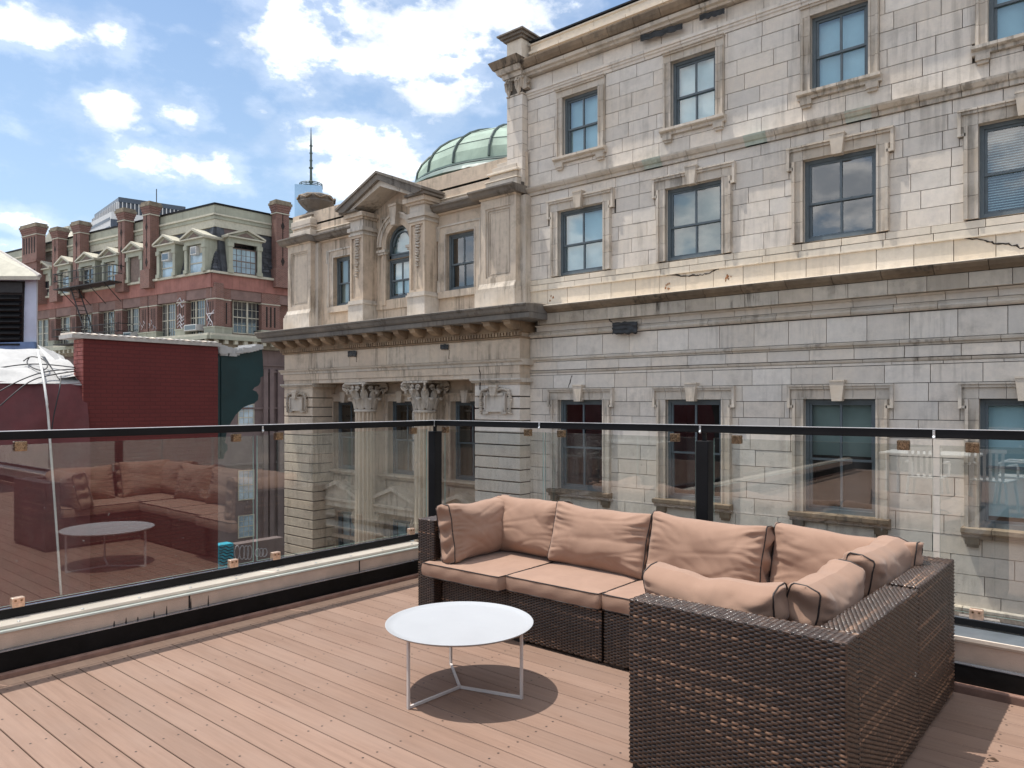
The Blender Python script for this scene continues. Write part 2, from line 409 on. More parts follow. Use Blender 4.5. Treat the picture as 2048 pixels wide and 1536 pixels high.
def m_wicker():
    m, nt, out = newmat('brown_wicker')
    p = nt.add('ShaderNodeBsdfPrincipled'); nt.l.new(p.outputs[0], out.inputs[0])
    t = nt.add('ShaderNodeAttribute', attribute_name='tone').outputs['Fac']
    r = nt.add('ShaderNodeValToRGB'); nt.l.new(t, r.inputs[0])
    e = r.color_ramp.elements; e[0].position = 0.0; e[0].color = rgb((0.018, 0.011, 0.008)); e[1].position = 1.0; e[1].color = rgb((0.22, 0.125, 0.075))
    k = e.new(0.45); k.color = rgb((0.045, 0.024, 0.015)); k = e.new(0.8); k.color = rgb((0.095, 0.052, 0.031))
    nt.l.new(r.outputs[0], p.inputs['Base Color'])
    p.inputs['Roughness'].default_value = 0.30; p.inputs['Specular IOR Level'].default_value = 0.6; p.inputs['Coat Weight'].default_value = 0.3; p.inputs['Coat Roughness'].default_value = 0.18
    g = nt.add('ShaderNodeNewGeometry').outputs['Position']
    b = nt.add('ShaderNodeBump'); b.inputs['Strength'].default_value = 0.3; b.inputs['Distance'].default_value = 0.001
    nt.put(b.inputs['Height'], nt.noise(g, 420.0, 3)); nt.l.new(b.outputs[0], p.inputs['Normal'])
    return m
M['wicker'] = m_wicker()
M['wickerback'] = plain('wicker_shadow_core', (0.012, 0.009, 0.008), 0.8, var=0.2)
def m_fabric():
    m, nt, out = newmat('tan_outdoor_fabric')
    p = nt.add('ShaderNodeBsdfPrincipled'); nt.l.new(p.outputs[0], out.inputs[0])
    g = nt.add('ShaderNodeTexCoord').outputs['Object']
    c = nt.mix(nt.ramp(nt.noise(g, 5.0, 6, 0.6), 0.3, 0.7), rgb((0.290, 0.178, 0.125)), rgb((0.332, 0.207, 0.147)))
    nt.put(p.inputs['Base Color'], c); p.inputs['Roughness'].default_value = 0.85; p.inputs['Specular IOR Level'].default_value = 0.2
    p.inputs['Sheen Weight'].default_value = 0.15
    b = nt.add('ShaderNodeBump'); b.inputs['Strength'].default_value = 0.25; b.inputs['Distance'].default_value = 0.006
    h = nt.math('ADD', nt.noise(g, 9.0, 5, 0.6), nt.math('MULTIPLY', nt.noise(g, 260.0, 3), 0.14))
    nt.put(b.inputs['Height'], h); nt.l.new(b.outputs[0], p.inputs['Normal'])
    return m
M['fabric'] = m_fabric()
M['piping'] = plain('dark_brown_piping', (0.022, 0.014, 0.012), 0.6, var=0.2)
M['footblack'] = plain('black_plastic_foot', (0.012, 0.010, 0.010), 0.5)
# ------------------------------------------------------------------ ground and our own building
GZ = -9.0
def flat(name, x0, x1, y0, y1, z, mat, label=None):
    m = MB(); m.quad((x0,y0,z),(x1,y0,z),(x1,y1,z),(x0,y1,z)); return m.build(name, mat, kind='structure', label=label)
M['asphalt'] = plain('asphalt', (0.055, 0.053, 0.05), 0.9, var=0.2, vscale=1.5, bump=0.3)
M['paving'] = plain('concrete_paving', (0.42, 0.39, 0.36), 0.9, var=0.12, vscale=1.2)
flat('ground', -4000, 4000, -4000, 4000, GZ-0.13, M['paving'])
flat('road', -120, 90, 7.6, 11.4, GZ-0.12, M['asphalt'])
flat('cross_road', -41, -24, 13, 160, GZ-0.125, M['asphalt'])
m = MB(); m.box(-120, 90, 5.0, 7.6, GZ-0.12, GZ); m.box(-24, 90, 11.4, 14.0, GZ-0.12, GZ)
m.build('pavement', M['paving'], kind='structure')
m = MB(); m.box(-5.05, 9.0, -9, 4.86, GZ, -0.06)
m.build('terrace_building', plain('terrace_wall', (0.30, 0.22, 0.18), 0.9), cat='building', label='building directly below the terrace, mostly hidden under its deck')

# ------------------------------------------------------------------ deck boards
deck = MB(); deck.quad((-4.67,-8,-0.03),(8.9,-8,-0.03),(8.9,4.46,-0.03),(-4.67,4.46,-0.03))
deck = deck.build('deck', M['gap'], kind='structure')
PITCH = 0.1328; y = 4.40-PITCH*92; k = 0
while y < 4.40-0.01:
    b = MB(); x1 = 4.5 if y > -1.5 else 6.5
    c = 0.0022
    w = PITCH-0.0052
    prof = [(y, -0.024), (y+w, -0.024), (y+w, -c), (y+w-c, 0), (y+c, 0), (y, -c)]
    b.prism(prof, 'x', -4.548, x1, tone=random.random())
    b.build('deck_board', M['deck'], deck)
    y += PITCH; k += 1
b = MB(); b.prism([(-4.668, -0.024), (-4.556, -0.024), (-4.556, -0.001), (-4.668, -0.001)], 'y', -8, 4.40, tone=0.6)
b.build('deck_board', M['deck'], deck)
# screw heads in pairs along the joists
sc_m = MB(); rr = random.Random(3)
yb = 4.40-PITCH*45
for r in range(45):
    yy = yb+r*PITCH
    for xi in range(18):
        xj = -4.50+xi*0.406+rr.uniform(-.012, .012)
        for q in (0.27, 0.73):
            if rr.random() < 0.12: continue
            cx, cy = xj+rr.uniform(-.008, .008), yy+PITCH*q
            sc_m._add([(cx+0.0056*math.cos(t*PI/3), cy+0.0056*math.sin(t*PI/3), 0.0006) for t in range(6)], [tuple(range(6))])
sc_m.build('deck_screw', plain('dark_screw', (0.03, 0.018, 0.014), 0.6), deck, kind='stuff')

# ------------------------------------------------------------------ parapet curbs
M['skysheen'] = plain('sky_sheen_metal', (0.42, 0.47, 0.55), 0.25, metal=0.9)  # strip colour holds the blue sky reflection of the black edges
def curb(axis, sgn, edge, a0, a1, name, label):
    """profile stepping outwards from the deck edge; sgn = direction away from the deck"""
    t = thing(name, label, 'parapet', (edge, a0, 0) if axis == 'y' else (a0, edge, 0))
    def bx(nm, d0, d1, z0, z1, mat, bev=0.0, tone=0.5, aa=None):
        m = MB(); s0, s1 = (a0, a1) if aa is None else aa
        if axis == 'y': m.box(edge+sgn*d0, edge+sgn*d1, s0, s1, z0, z1, tone=tone)
        else: m.box(s0, s1, edge+sgn*d0, edge+sgn*d1, z0, z1, tone=tone)
        return m.build(nm, mat, t, bevel=bev)
    bx('edge_trim', 0.0, 0.036, -0.03, 0.030, M['trimbrown'], 0.008)
    bx('base_flashing', 0.040, 0.30, -0.05, 0.136 if axis == 'y' else 0.122, M['blackmatte'], 0.004)
    bx('edge_sheen_strip', 0.038, 0.075, 0.137 if axis == 'y' else 0.123, 0.1405 if axis == 'y' else 0.1265, M['skysheen'], 0.0)  # added strip standing in for sky reflected on the black base edge
    bx('fascia', 0.082, 0.36, 0.14 if axis == 'y' else 0.124, 0.2265, M['fascia'])
    bx('drip_edge', 0.074, 0.40, 0.2285, 0.241, M['drip'] if axis == 'y' else M['creamcap'], 0.002)
    bx('coping', 0.105 if axis == 'y' else 0.09, 0.44, 0.243, 0.262 if axis == 'y' else 0.254, M['creamcap'] if axis == 'y' else M['cap_shaded'], 0.003)
    return t
cu = curb('y', -1, -4.67, -8, 4.46, 'parapet', 'left terrace parapet with cream coping and black base')
# butt joints and screws of the coping, water stains on the render
m = MB(); rr = random.Random(5)
for yy in (0.9, 2.35, 3.75): m = MB(); m.box(-4.767, -4.7512, yy-.006, yy+.006, 0.142, 0.226); m.build('render_joint', M['gap'], cu)
m = MB()
for i in range(14):
    yy = 0.4+i*0.33; m.lathe([(0.009, 0.262), (0.009, 0.268), (0.004, 0.270)], -4.80, yy, 8)
m.build('screw', M['steel'], cu, kind='stuff')
m = MB()
for yy, h in ((1.95,.03),(2.02,.02),(2.12,.035),(2.2,.05),(2.36,.065),(2.48,.06),(1.88,.025)):
    m.poly([(-4.7514, yy-.006, .1405), (-4.7514, yy+.006, .1405), (-4.7514, yy+.002, .14+h), (-4.7514, yy-.001, .14+h)])
m.build('drip_stain', plain('dark_stain', (0.07, 0.05, 0.04), 0.9), cu, kind='stuff')
cu2 = curb('x', 1, 4.44, -4.55, 9.0, 'parapet', 'right terrace parapet running behind the wicker sofa')
m = MB(); m.box(-4.5, 9, 4.502, 4.516, 0.243, 0.262); m.build('coping_edge', M['creamcap'], cu2)

M['skysheen'] = plain('sky_sheen_metal', (0.42, 0.47, 0.55), 0.25, metal=0.9)
M['railglint'] = plain('painted_rail_glint', (0.55, 0.55, 0.56), 0.35, metal=0.2)  # pale strip standing in for the highlight along the rail top
# ------------------------------------------------------------------ glass railing
GX, GY = -4.93, 4.765
rail = thing('glass_railing', 'black-topped glass railing running round the terrace corner', 'railing', (GX, GY, 0.25))
zr = lambda x: 1.339+(x-GX)*0.0030
m = MB(); m.box(GX-.036, GX+.030, -8, GY+.026, 1.286, 1.333); m.build('top_rail', M['black'], rail, bevel=.004)
m = MB()
for q in range(1):
    x0, x1 = GX+.028, 9.0
    y0, y1 = GY-.026, GY+.026
    vs = [(x0,y0,zr(x0)-.053),(x1,y0,zr(x1)-.057),(x1,y1,zr(x1)-.057),(x0,y1,zr(x0)-.053),(x0,y0,zr(x0)-.005),(x1,y0,zr(x1)-.005),(x1,y1,zr(x1)-.005),(x0,y1,zr(x0)-.005)]
    m._add(vs, [(0,3,2,1),(4,5,6,7),(0,1,5,4),(1,2,6,5),(2,3,7,6),(3,0,4,7)])
m.build('top_rail', M['black'], rail, bevel=.004)
m = MB(); m.box(GX-.036, GX+.031, -8, GY+.03, 1.3335, 1.3365); m.build('rail_glint_strip', M['railglint'], rail)
m = MB(); m._add([(GX+.032, GY-.03, zr(GX)-.0045), (9, GY-.03, zr(9)-.0045), (9, GY+.03, zr(9)-.0045), (GX+.032, GY+.03, zr(GX)-.0045), (GX+.032, GY-.03, zr(GX)-.0018), (9, GY-.03, zr(9)-.0018), (9, GY+.03, zr(9)-.0018), (GX+.032, GY+.03, zr(GX)-.0018)], [(0,3,2,1),(4,5,6,7),(0,1,5,4),(1,2,6,5),(2,3,7,6),(3,0,4,7)]); m.build('rail_glint_strip', M['railglint'], rail)
m = MB(); m.box(GX+.0, GX+.018, -8, 4.71, 0.3185, 0.322); m.build('rail_sheen_strip', M['skysheen'], rail)  # added strip standing in for sky reflected on the bottom rail
m = MB(); m.box(-4.87, 9, GY-.018, GY, 0.3005, 0.304); m.build('rail_sheen_strip', M['skysheen'], rail)
m = MB(); m.box(GX-.03, GX+.02, -8, 4.71, 0.268, 0.318); m.build('bottom_rail', M['black'], rail, bevel=.004)
m = MB(); m.box(-4.87, 9, GY-.02, GY+.03, 0.262, 0.30); m.build('bottom_rail', M['black'], rail, bevel=.004)
def glass_panel(axis, a0, a1):
    m = MB(); z0, z1 = 0.332, 1.256; h = 0.005
    if axis == 'y': m.box(GX-h, GX+h, a0, a1, z0, z1)
    else: m.box(a0, a1, GY-h, GY+h, z0, z1)
    o = m.build('glass_pane', [M['railglass'], M['glassedge']], rail)
    for p in o.data.polygons:
        n = p.normal
        p.material_index = 0 if abs(n.x if axis == 'y' else n.y) > .9 else 1
for a0, a1 in ((-8, -4.4), (-4.38, -2.2), (-2.18, -.72), (-.70, 1.09), (1.11, YX(506.5, GX)), (YX(514, GX), 4.66)): glass_panel('y', a0, a1)
pxa = XY(1391, GY); pxb = XY(1428, GY)
for a0, a1 in ((-4.80, XY(1086.5, GY)), (XY(1090.5, GY), pxa), (pxb, XY(1866, GY)), (XY(1880, GY), .56), (.58, 2.0), (2.02, 5)): glass_panel('x', a0, a1)
def rpost(x, y, name='post'):
    m = MB(); m.box(x-.045, x+.045, y-.045, y+.045, 0.262, 1.235)
    m.build(name, M['black'], rail, bevel=.004)
    m = MB(); m.box(x-.012, x+.012, y-.012, y+.012, 1.235, 1.29); m.build('post_stem', M['black'], rail)
rpost(GX+.0, GY-.0); rpost((pxa+pxb)/2, GY)
rpost(GX, -2.19); rpost(1.98+.03, GY)
def clamp(x, y, z, axis, mat):
    m = MB(); a, d = .033, .019
    if axis == 'y': m.box(x-d, x+d, y-a, y+a, z-.029, z+.029)
    else: m.box(x-a, x+a, y-d, y+d, z-.029, z+.029)
    o = m.build('glass_clamp', mat, rail, bevel=.005)
    m = MB()
    for q in (-.015, .015):
        for sd in (-1, 1):
            if axis == 'y': m.tube([(x+sd*d, y+q, z+.012), (x+sd*(d+.003), y+q, z+.012)], .006, 8)
            else: m.tube([(x+q, y+sd*d, z+.012), (x+q, y+sd*(d+.003), z+.012)], .006, 8)
    m.build('clamp_screw', M['brass'], o)
for u in (40, 472, 557, 826): clamp(GX, YX(u, GX), 1.247, 'y', M['brass'])
for u in (35, 466, 551, 822): clamp(GX, YX(u, GX), 0.345, 'y', M['brass_sunlit'])
for u in (891, 1056, 1123, 1350, 1474, 1807, 1945): clamp(XY(u, GY), GY, 1.251, 'x', M['brass'])
for u in (1056, 1123, 1350, 1474, 1807, 1953): clamp(XY(u, GY), GY, 0.330, 'x', M['brass_sunlit'])
def splice(x, y, z, axis):
    m = MB()
    dx, dy = (.030, 0) if axis == 'y' else (0, -.030)
    if axis == 'y': m.box(x+.026, x+.033, y-.006, y+.006, z-.060, z-.012)
    else: m.box(x-.007, x+.007, y-.033, y-.026, z-.060, z-.008)
    m.tube([(x+dx+(.006 if axis == 'y' else 0), y+dy-(0 if axis == 'y' else .006), z-.045), (x+dx, y+dy, z-.048)], .009, 8)
    m.build('rail_splice', M['steel'], rail, bevel=.002)
for u in (521,): splice(GX, YX(u, GX), 1.339, 'y')
splice(GX+.03, GY-.01, 1.339, 'x')
for u in (1083, 1404, 1870): splice(XY(u, GY), GY, zr(XY(u, GY)), 'x')

# ------------------------------------------------------------------ coffee table
tb = thing('coffee_table', 'round white metal tray coffee table on three slim legs', 'coffee table', (0, 0, 0))
r, f = -0.274, 3.86
TX, TY = r*C40-f*S40, r*S40+f*C40
tb.location = (TX, TY, 0); ORG[tb.name] = (TX, TY, 0)
H = 0.349; R = .386
m = MB(); m.lathe([(R-.04, H-.013), (R-.014, H-.010), (R, H+.001), (R+.001, H+.003), (R-.002, H+.0035), (R-.010, H-.001), (R-.034, H-.007), (R-.045, H-.0085), (0.001, H-.0085)], TX, TY, 96, cap=False)
m.build('table_top', M['white'], tb, smooth=True)
def img_dir(u, v):                                     # floor point seen at (u,v)
    a, b = ab(u); t = EYE/(v-805.0); return (a*t, b*t)
hub = img_dir(918, 1385)
feet = [img_dir(817, 1418), img_dir(1039, 1397), img_dir(907, 1344)]
for fx, fy in feet:
    dx, dy = fx-TX, fy-TY; L = math.hypot(dx, dy); fx, fy = TX+dx/L*(.350), TY+dy/L*(.350)
    m = MB(); s = .0062
    m.tube([(fx, fy, 0.0), (fx, fy, H-.008)], s*1.414, 4, square=True)
    leg = m.build('leg', M['offwhite'], tb)
    m = MB(); m.tube([(TX, TY, .0075), (fx, fy, .0075)], s*1.414, 4, square=True)
    m.build('base_bar', M['offwhite'], leg)

# ------------------------------------------------------------------ wicker sofa sections
def weave(O, U, V, wd, ht, seed, sx=.0212, sz=.0087, amp=.0046):
    """woven strands over a flat core: every second stake is covered in each course"""
    rnd = np.random.RandomState(seed)
    O, U, V = map(np.array, (O, U, V)); U = U/np.linalg.norm(U); V = V/np.linalg.norm(V); N = np.cross(U, V)
    nx = max(2, int(round(wd/sx))); nz = max(2, int(round(ht/sz))); sx = wd/nx; sz = ht/nz
    jj, ii = np.meshgrid(np.arange(nz), np.arange(nx), indexing='ij')
    sel = ((ii+jj) % 2 == 0); jj = jj[sel]; ii = ii[sel]; n = len(ii)
    ph = np.array([-.76, -.48, 0, .48, .76]); hh = np.array([-.35, .60, 1.0, .60, -.35])
    cz = np.array([-.60, 0, .60]); cb = np.array([-.55, .25, -.55])
    uu = (ii[:, None, None]+.5)*sx+ph[None, :, None]*sx*.98+rnd.normal(0, .0006, (n, 1, 1))
    uu = np.clip(uu, -.001, wd+.001)
    vv = (jj[:, None, None]+.5)*sz+cz[None, None, :]*sz+rnd.normal(0, .00035, (n, 1, 1))
    dd = amp*(hh[None, :, None]+cb[None, None, :])*(1+rnd.normal(0, .12, (n, 1, 1)))+.0008
    uu, vv, dd = np.broadcast_arrays(uu+0*vv, vv+0*uu, dd+0*uu)
    P = O+uu[..., None]*U+vv[..., None]*V+dd[..., None]*N
    P = P.reshape(-1, 3)
    base = (np.arange(n)*15)[:, None]; q = []
    for a in range(4):
        for c in range(2): q.append([a*3+c, (a+1)*3+c, (a+1)*3+c+1, a*3+c+1])
    F = (base[:, :, None]+np.array(q)[None]).reshape(-1, 4)
    rowt = np.where(rnd.rand(nz) < .22, .6, 0)*rnd.rand(nz)+.10*rnd.rand(nz); colb = rnd.rand(nx)**4*.25
    slow = .5+.5*np.sin(ii*.11+rnd.rand()*6+jj*.05)
    tone = np.clip(.22+rowt[jj]*(.5+slow)+colb[ii]+rnd.rand(n)**3*.35, 0, 1)
    return P, F, np.repeat(tone, 8)
def weave_obj(parts, name, parent):
    vs = []; fs = []; ts = []; k = 0
    for P, F, T in parts: vs.append(P); fs.append(F+k); ts.append(T); k += len(P)
    vs = np.concatenate(vs); fs = np.concatenate(fs); ts = np.concatenate(ts)
    me = bpy.data.meshes.new(name); me.vertices.add(len(vs)); me.vertices.foreach_set('co', vs.astype(np.float32).ravel())
    me.loops.add(fs.size); me.loops.foreach_set('vertex_index', fs.astype(np.int32).ravel())
    me.polygons.add(len(fs)); me.polygons.foreach_set('loop_start', np.arange(0, fs.size, 4, dtype=np.int32))
    me.update(calc_edges=True); me.validate()
    a = me.attributes.new('tone', 'FLOAT', 'FACE'); a.data.foreach_set('value', ts.astype(np.float32))
    me.polygons.foreach_set('use_smooth', [True]*len(me.polygons))
    me.materials.append(M['wicker'])
    o = bpy.data.objects.new(name, me); COL.objects.link(o); o.parent = parent; o['kind'] = 'stuff'
    return o
WS = [10]
def wicker_box(x0, x1, y0, y1, z0, z1, name, parent, faces):
    m = MB(); e = .003; m.box(x0+e, x1-e, y0+e, y1-e, z0+e, z1-e)
    o = m.build(name, M['wickerback'], parent, local=True)
    W_ = []
    for f in faces:
        WS[0] += 1; s = WS[0]
        if f == '-y': W_.append(weave((x0, y0+e, z0), (1,0,0), (0,0,1), x1-x0, z1-z0, s))
        if f == '+x': W_.append(weave((x1-e, y0, z0), (0,1,0), (0,0,1), y1-y0, z1-z0, s))
        if f == '-x': W_.append(weave((x0+e, y1, z0), (0,-1,0), (0,0,1), y1-y0, z1-z0, s))
        if f == '+y': W_.append(weave((x1, y1-e, z0), (-1,0,0), (0,0,1), x1-x0, z1-z0, s))
        if f == '+z': W_.append(weave((x0, y0, z1-e), (1,0,0), (0,1,0), x1-x0, y1-y0, s))
        if f == '+zy': W_.append(weave((x1, y0, z1-e), (0,1,0), (-1,0,0), y1-y0, x1-x0, s))
    if W_: weave_obj(W_, 'woven_strand', o)
    # rolled corner edges
    return o
def sfeet(parent, pts):
    for x, y in pts:
        m = MB(); m.box(x-.05, x+.05, y-.05, y+.05, 0, .03); m.build('foot', M['footblack'], parent, local=True, bevel=.004)
AH = .692; BZ = .022; SH = .31
SG = 'sections of the wicker corner sofa'
# left end section
t = thing('sofa_section', 'left end section of wicker sofa with an armrest on its far left', 'sofa section', (-3.79, 3.50, 0), math.radians(1.0), SG)
wicker_box(0, .155, 0, .87, BZ, AH, 'armrest', t, ['-y', '+x', '-x', '+z'])
wicker_box(.157, .78, .07, .74, BZ, SH, 'seat_base', t, ['-y'])
wicker_box(.157, .78, .742, .87, BZ, AH, 'backrest', t, ['+z', '+y'])
sfeet(t, [(.06, .06), (.72, .14), (.06, .8), (.72, .8)])
# two armless middle sections
for i, (xl, w_, lab) in enumerate(((-3.000, .692, 'armless wicker sofa section directly behind the coffee table'), (-2.292, .69, 'armless wicker sofa section partly behind the near armrest'))):
    t = thing('sofa_section', lab, 'sofa section', (xl, 3.545, 0), 0, SG)
    wicker_box(0, w_, 0, .695, BZ, SH, 'seat_base', t, ['-y', '-x'])
    wicker_box(0, w_, .70, .83, BZ, AH, 'backrest', t, ['+z', '-y', '+y'])
    sfeet(t, [(.08, .06), (w_-.08, .06), (.08, .76), (w_-.08, .76)])
# corner section
t = thing('sofa_section', 'corner section of the wicker sofa at the far right', 'sofa section', (-1.595, 3.62, 0), math.radians(-1.2), SG)
wicker_box(0, .77, 0, .62, BZ, SH, 'seat_base', t, [])
wicker_box(0, .892, .622, .755, BZ, AH, 'backrest', t, ['+z', '-y', '+x'])
wicker_box(.772, .892, 0, .620, BZ, AH, 'backrest', t, ['+zy', '+x', '-y'])
sfeet(t, [(.06, .06), (.83, .06), (.06, .69), (.83, .69)])
# near section with the big armrest
t = thing('sofa_section', 'near right section of wicker sofa with broad armrest facing camera', 'sofa section', (-1.575, 2.625, 0), math.radians(-1.6), SG)
wicker_box(0, .852, 0, .140, BZ, AH, 'armrest', t, ['-y', '-x', '+z', '+x', '+y'])
wicker_box(.718, .850, .142, .965, BZ, AH, 'backrest', t, ['+zy', '+x', '-x'])
wicker_box(.03, .716, .142, .965, BZ, SH, 'seat_base', t, ['-x'])
sfeet(t, [(.06, .06), (.79, .06), (.06, .9), (.79, .9)])

# ------------------------------------------------------------------ cushions
def cushion(name, label, loc, rot, w, h, th, seed, group, puff=.045, gather=.010, sag=0.0, box=False, dent=0.0, cat='cushion', crn=.03, left=True, right=True):
    """w along x, h along z, thickness along y.  box: flat piped gusset all round; otherwise rounded top and bottom with a piped gusset at each end"""
    rnd = random.Random(seed); nu, nv = (40, 40) if box else (64, 44)
    ph = [rnd.uniform(0, 6), rnd.uniform(0, 6)]
    gl = rnd.uniform(.35, 1.0) if left else .15; gr = rnd.uniform(.7, 1.25) if right else .3
    def nz(a, b, c): return noise.noise((a+seed*3.17, b+seed*1.3, c))
    def wr(u, v, side):
        g = 0.0
        if box:
            k = math.exp(-(1-abs(u))/.14); k2 = math.exp(-(1-abs(v))/.10)
            g += gather*k*math.sin(v*22+4*nz(u*2, v*2, side))+gather*.6*k2*math.sin(u*19+4*nz(u*2, v, side+5))
            return g+.004*nz(u*1.5, v*1.5, side)
        amp = gr if u > 0 else gl
        reach = .17+.16*nz(.3, v*2.3, 7+side); k = math.exp(-(1-abs(u))/max(.07, reach))
        cyc = v*15+3.2*nz(u*1.3, v*2.4, side*3)+ph[side]+(1-abs(u))*v*6
        r_ = 1-abs(math.sin(cyc)); g += gather*amp*k*(r_*1.7-.7)*(.75+.9*nz(.1, v*2.6, 11+side))
        g += .018*nz(u*1.5, v*1.5, side*3+1)
        f = nz(u*2.2+v*1.6, v*.9-u*.5, side*2+.5); g -= .007*max(0, 1-abs(f)*4)*(.4+.6*abs(u))
        f = nz(u*1.2-v*2.3, v*1.2+u*.4, side*2+4.5); g -= .004*max(0, 1-abs(f)*4)
        return g
    def outline(u, v):
        x = u*w/2*(1-crn*(1-v*v)); z = v*h/2*(1-crn*.8*(1-u*u))
        cc = max(0, abs(u)+abs(v)-1.8)/.2
        x *= 1-.02*cc; z *= 1-.02*cc
        if not box: z *= 1+.035*abs(u)**5
        z += -sag*(1-u*u)*(v+1)/2 - dent*math.exp(-((u-.12)/.25)**2)*((v+1)/2)**1.5*h
        wob = .007*nz(u*2.2, v*2.2, 9.1)*(0 if box else 1); z += wob+(.010*nz(u*1.3, 0, 3)*(v+1)/2 if not box else 0)
        return x, z
    def front(s, q, side):
        u, v = s*2-1, q*2-1; x, z = outline(u, v)
        if box:
            b = (1-abs(u)**3.2)*(1-abs(v)**3.2); d = th/2+puff*b**.62+wr(u, v, side)*min(1, b*4+.05)
        else:
            rnd_ = max(0, 1-abs(v)**(3.2+24*abs(u)**6))**.5
            pu = puff*(max(0, 1-abs(u)**3.0)**.6)
            d = (th/2*(1+.05*math.sin(v*7+seed)) if abs(u) > .999 else th/2)*rnd_+pu*rnd_+wr(u, v, side)*min(1, rnd_*1.4)*min(1, .04+(1-abs(u))*8)
        return (x, -d if side == 0 else d, z)
    m = MB()
    m.grid(lambda s, q: front(s, q, 0), nu, nv); m.grid(lambda s, q: front(s, q, 1), nu, nv, flip=True)
    if box:
        ring = [(i/nu, 0) for i in range(nu)]+[(1, i/nv) for i in range(nv)]+[(1-i/nu, 1) for i in range(nu)]+[(0, 1-i/nv) for i in range(nv)]
        k = len(ring)
        def gus(s, q):
            i = int(round(s*k)) % k; p = Vector(front(*ring[i], 0)).lerp(Vector(front(*ring[i], 1)), q); u, v = ring[i][0]*2-1, ring[i][1]*2-1
            o = 4*q*(1-q)*(.007+gather*.8*math.sin(i*.55+seed+3*nz(i*.05, q, 2)))
            if abs(u) > .999: p.x += math.copysign(o, u)
            if abs(v) > .999: p.z += math.copysign(o, v)
            return tuple(p)
        m.grid(gus, k, 5, flip=True)
    else:
        for sgn in (0, 1):
            def gus(s, q, sgn=sgn):
                p = Vector(front(sgn, s, 0)).lerp(Vector(front(sgn, s, 1)), q)
                o = 4*q*(1-q)*(.010+.012*math.sin(s*24+seed+3*nz(s*2, q*2, 2))*gather/.013)
                p.x += o if sgn else -o
                return tuple(p)
            m.grid(gus, nv, 6, flip=not sgn) if False else m.grid(gus, nv, 6, flip=(sgn == 0))
    o = m.build(name, M['fabric'], smooth=True, label=label, cat=cat, group=group)
    o.location = loc; o.rotation_euler = rot
    if box:
        for side in (0, 1):
            pm = MB(); pm.tube([Vector(front(*ring[i % k], side)) for i in range(k+1)], .0038, 6, cap=False); pm.build('piping', M['piping'], o, local=True, smooth=True)
    else:
        for sgn in (0, 1):
            loop = [Vector(front(sgn, i/nv, 0)) for i in range(nv+1)]+[Vector(front(sgn, 1-i/nv, 1)) for i in range(nv+1)]
            loop.append(loop[0])
            pm = MB(); pm.tube(loop, .0038, 6, cap=False); pm.build('piping', M['piping'], o, local=True, smooth=True)
    return o
CG = 'loose back cushions of the wicker sofa'; SGc = 'seat cushions of the wicker sofa'
D = math.radians
# seat cushions lie flat: w along x, h -> y
def seat(label, xc, yc, w_, d_, seed, rz=0):
    o = cushion('seat_cushion', label, (xc, yc, SH+.058), (-PI/2, 0, rz), w_, d_, .088, seed, SGc, puff=.014, gather=.0034, crn=.008, cat='seat cushion', box=True)
    return o
seat('tan seat cushion at the left end of the sofa', -3.35, 3.82, .685, .76, 3, D(1))
seat('tan seat cushion of the middle section behind the coffee table', -2.652, 3.885, .70, .76, 4)
seat('tan seat cushion beside the near armrest, mostly hidden', -1.955, 3.905, .69, .76, 5)
seat('hidden tan seat cushion in the corner of the sofa', -1.20, 3.90, .72, .68, 6, D(-1))
seat('tan seat cushion of the near section, behind the broad armrest', -1.22, 3.18, .70, .80, 7, D(-1.5))
def backc(label, loc, rot, w_, h_, seed, **kw):
    a = dict(puff=.058, gather=.0165); a.update(kw)
    return cushion('back_cushion', label, loc, rot, w_, h_, .125, seed, CG, **a)
ZB = SH+.115
# standing against the left armrest, face towards +x
backc('tan back cushion leaning against the left armrest', (-3.535, 3.83, ZB+.192), (D(-9), 0, D(92)), .66, .40, 11, sag=.02)
backc('tan back cushion second from the left, half hidden at its left', (-3.27, 4.10, ZB+.19), (D(-14), 0, D(2)), .60, .40, 12, sag=.0)
backc('widest tan back cushion, above the middle seat', (-2.63, 4.05, ZB+.185), (D(-14), D(1.5), D(-1)), .74, .41, 13, sag=.01)
backc('tan back cushion just left of the dark gap in the backrest', (-1.90, 4.05, ZB+.18), (D(-13), D(1.5), D(-2)), .73, .42, 14, sag=.012)
backc('long tan back cushion in the far right corner of the sofa', (-1.17, 4.12, ZB+.18), (D(-12), D(2.0), D(-1)), .72, .41, 15, sag=.0)
backc('tan cushion leaning against the near armrest, dented in its middle', (-1.335, 2.93, ZB+.165), (D(-14), 0, D(180-4)), .60, .38, 16, dent=.05)
backc('tan cushion with exposed piped end, leaning on the near backrest', (-1.00, 3.20, ZB+.165), (D(-13), 0, D(-90-1)), .56, .40, 17, sag=.0)
backc('tan cushion wedged into the corner along the right backrest', (-.965, 3.86, ZB+.178), (D(-14), 0, D(-90-2)), .60, .42, 18, sag=.0)

# ------------------------------------------------------------------ small things on the deck
lm = MB(); bx_, by_ = img_dir(1985, 1523)
lm.grid(lambda s, q: (bx_+(s-.5)*.052*C40+(q-.5)*.02*math.sin(s*PI)*.6, by_+(s-.5)*.052*S40+(q-.5)*.02*math.sin(s*PI), .008+.007*math.sin(s*5)+.004*abs(q-.5)), 8, 3)
lf = lm.build('dead_leaf', plain('dry_leaf', (0.10, 0.055, 0.03), 0.8), smooth=True, label='curled brown dead leaf on the deck at lower right', cat='leaf')
sd = lf.modifiers.new('thickness', 'SOLIDIFY'); sd.thickness = .0015

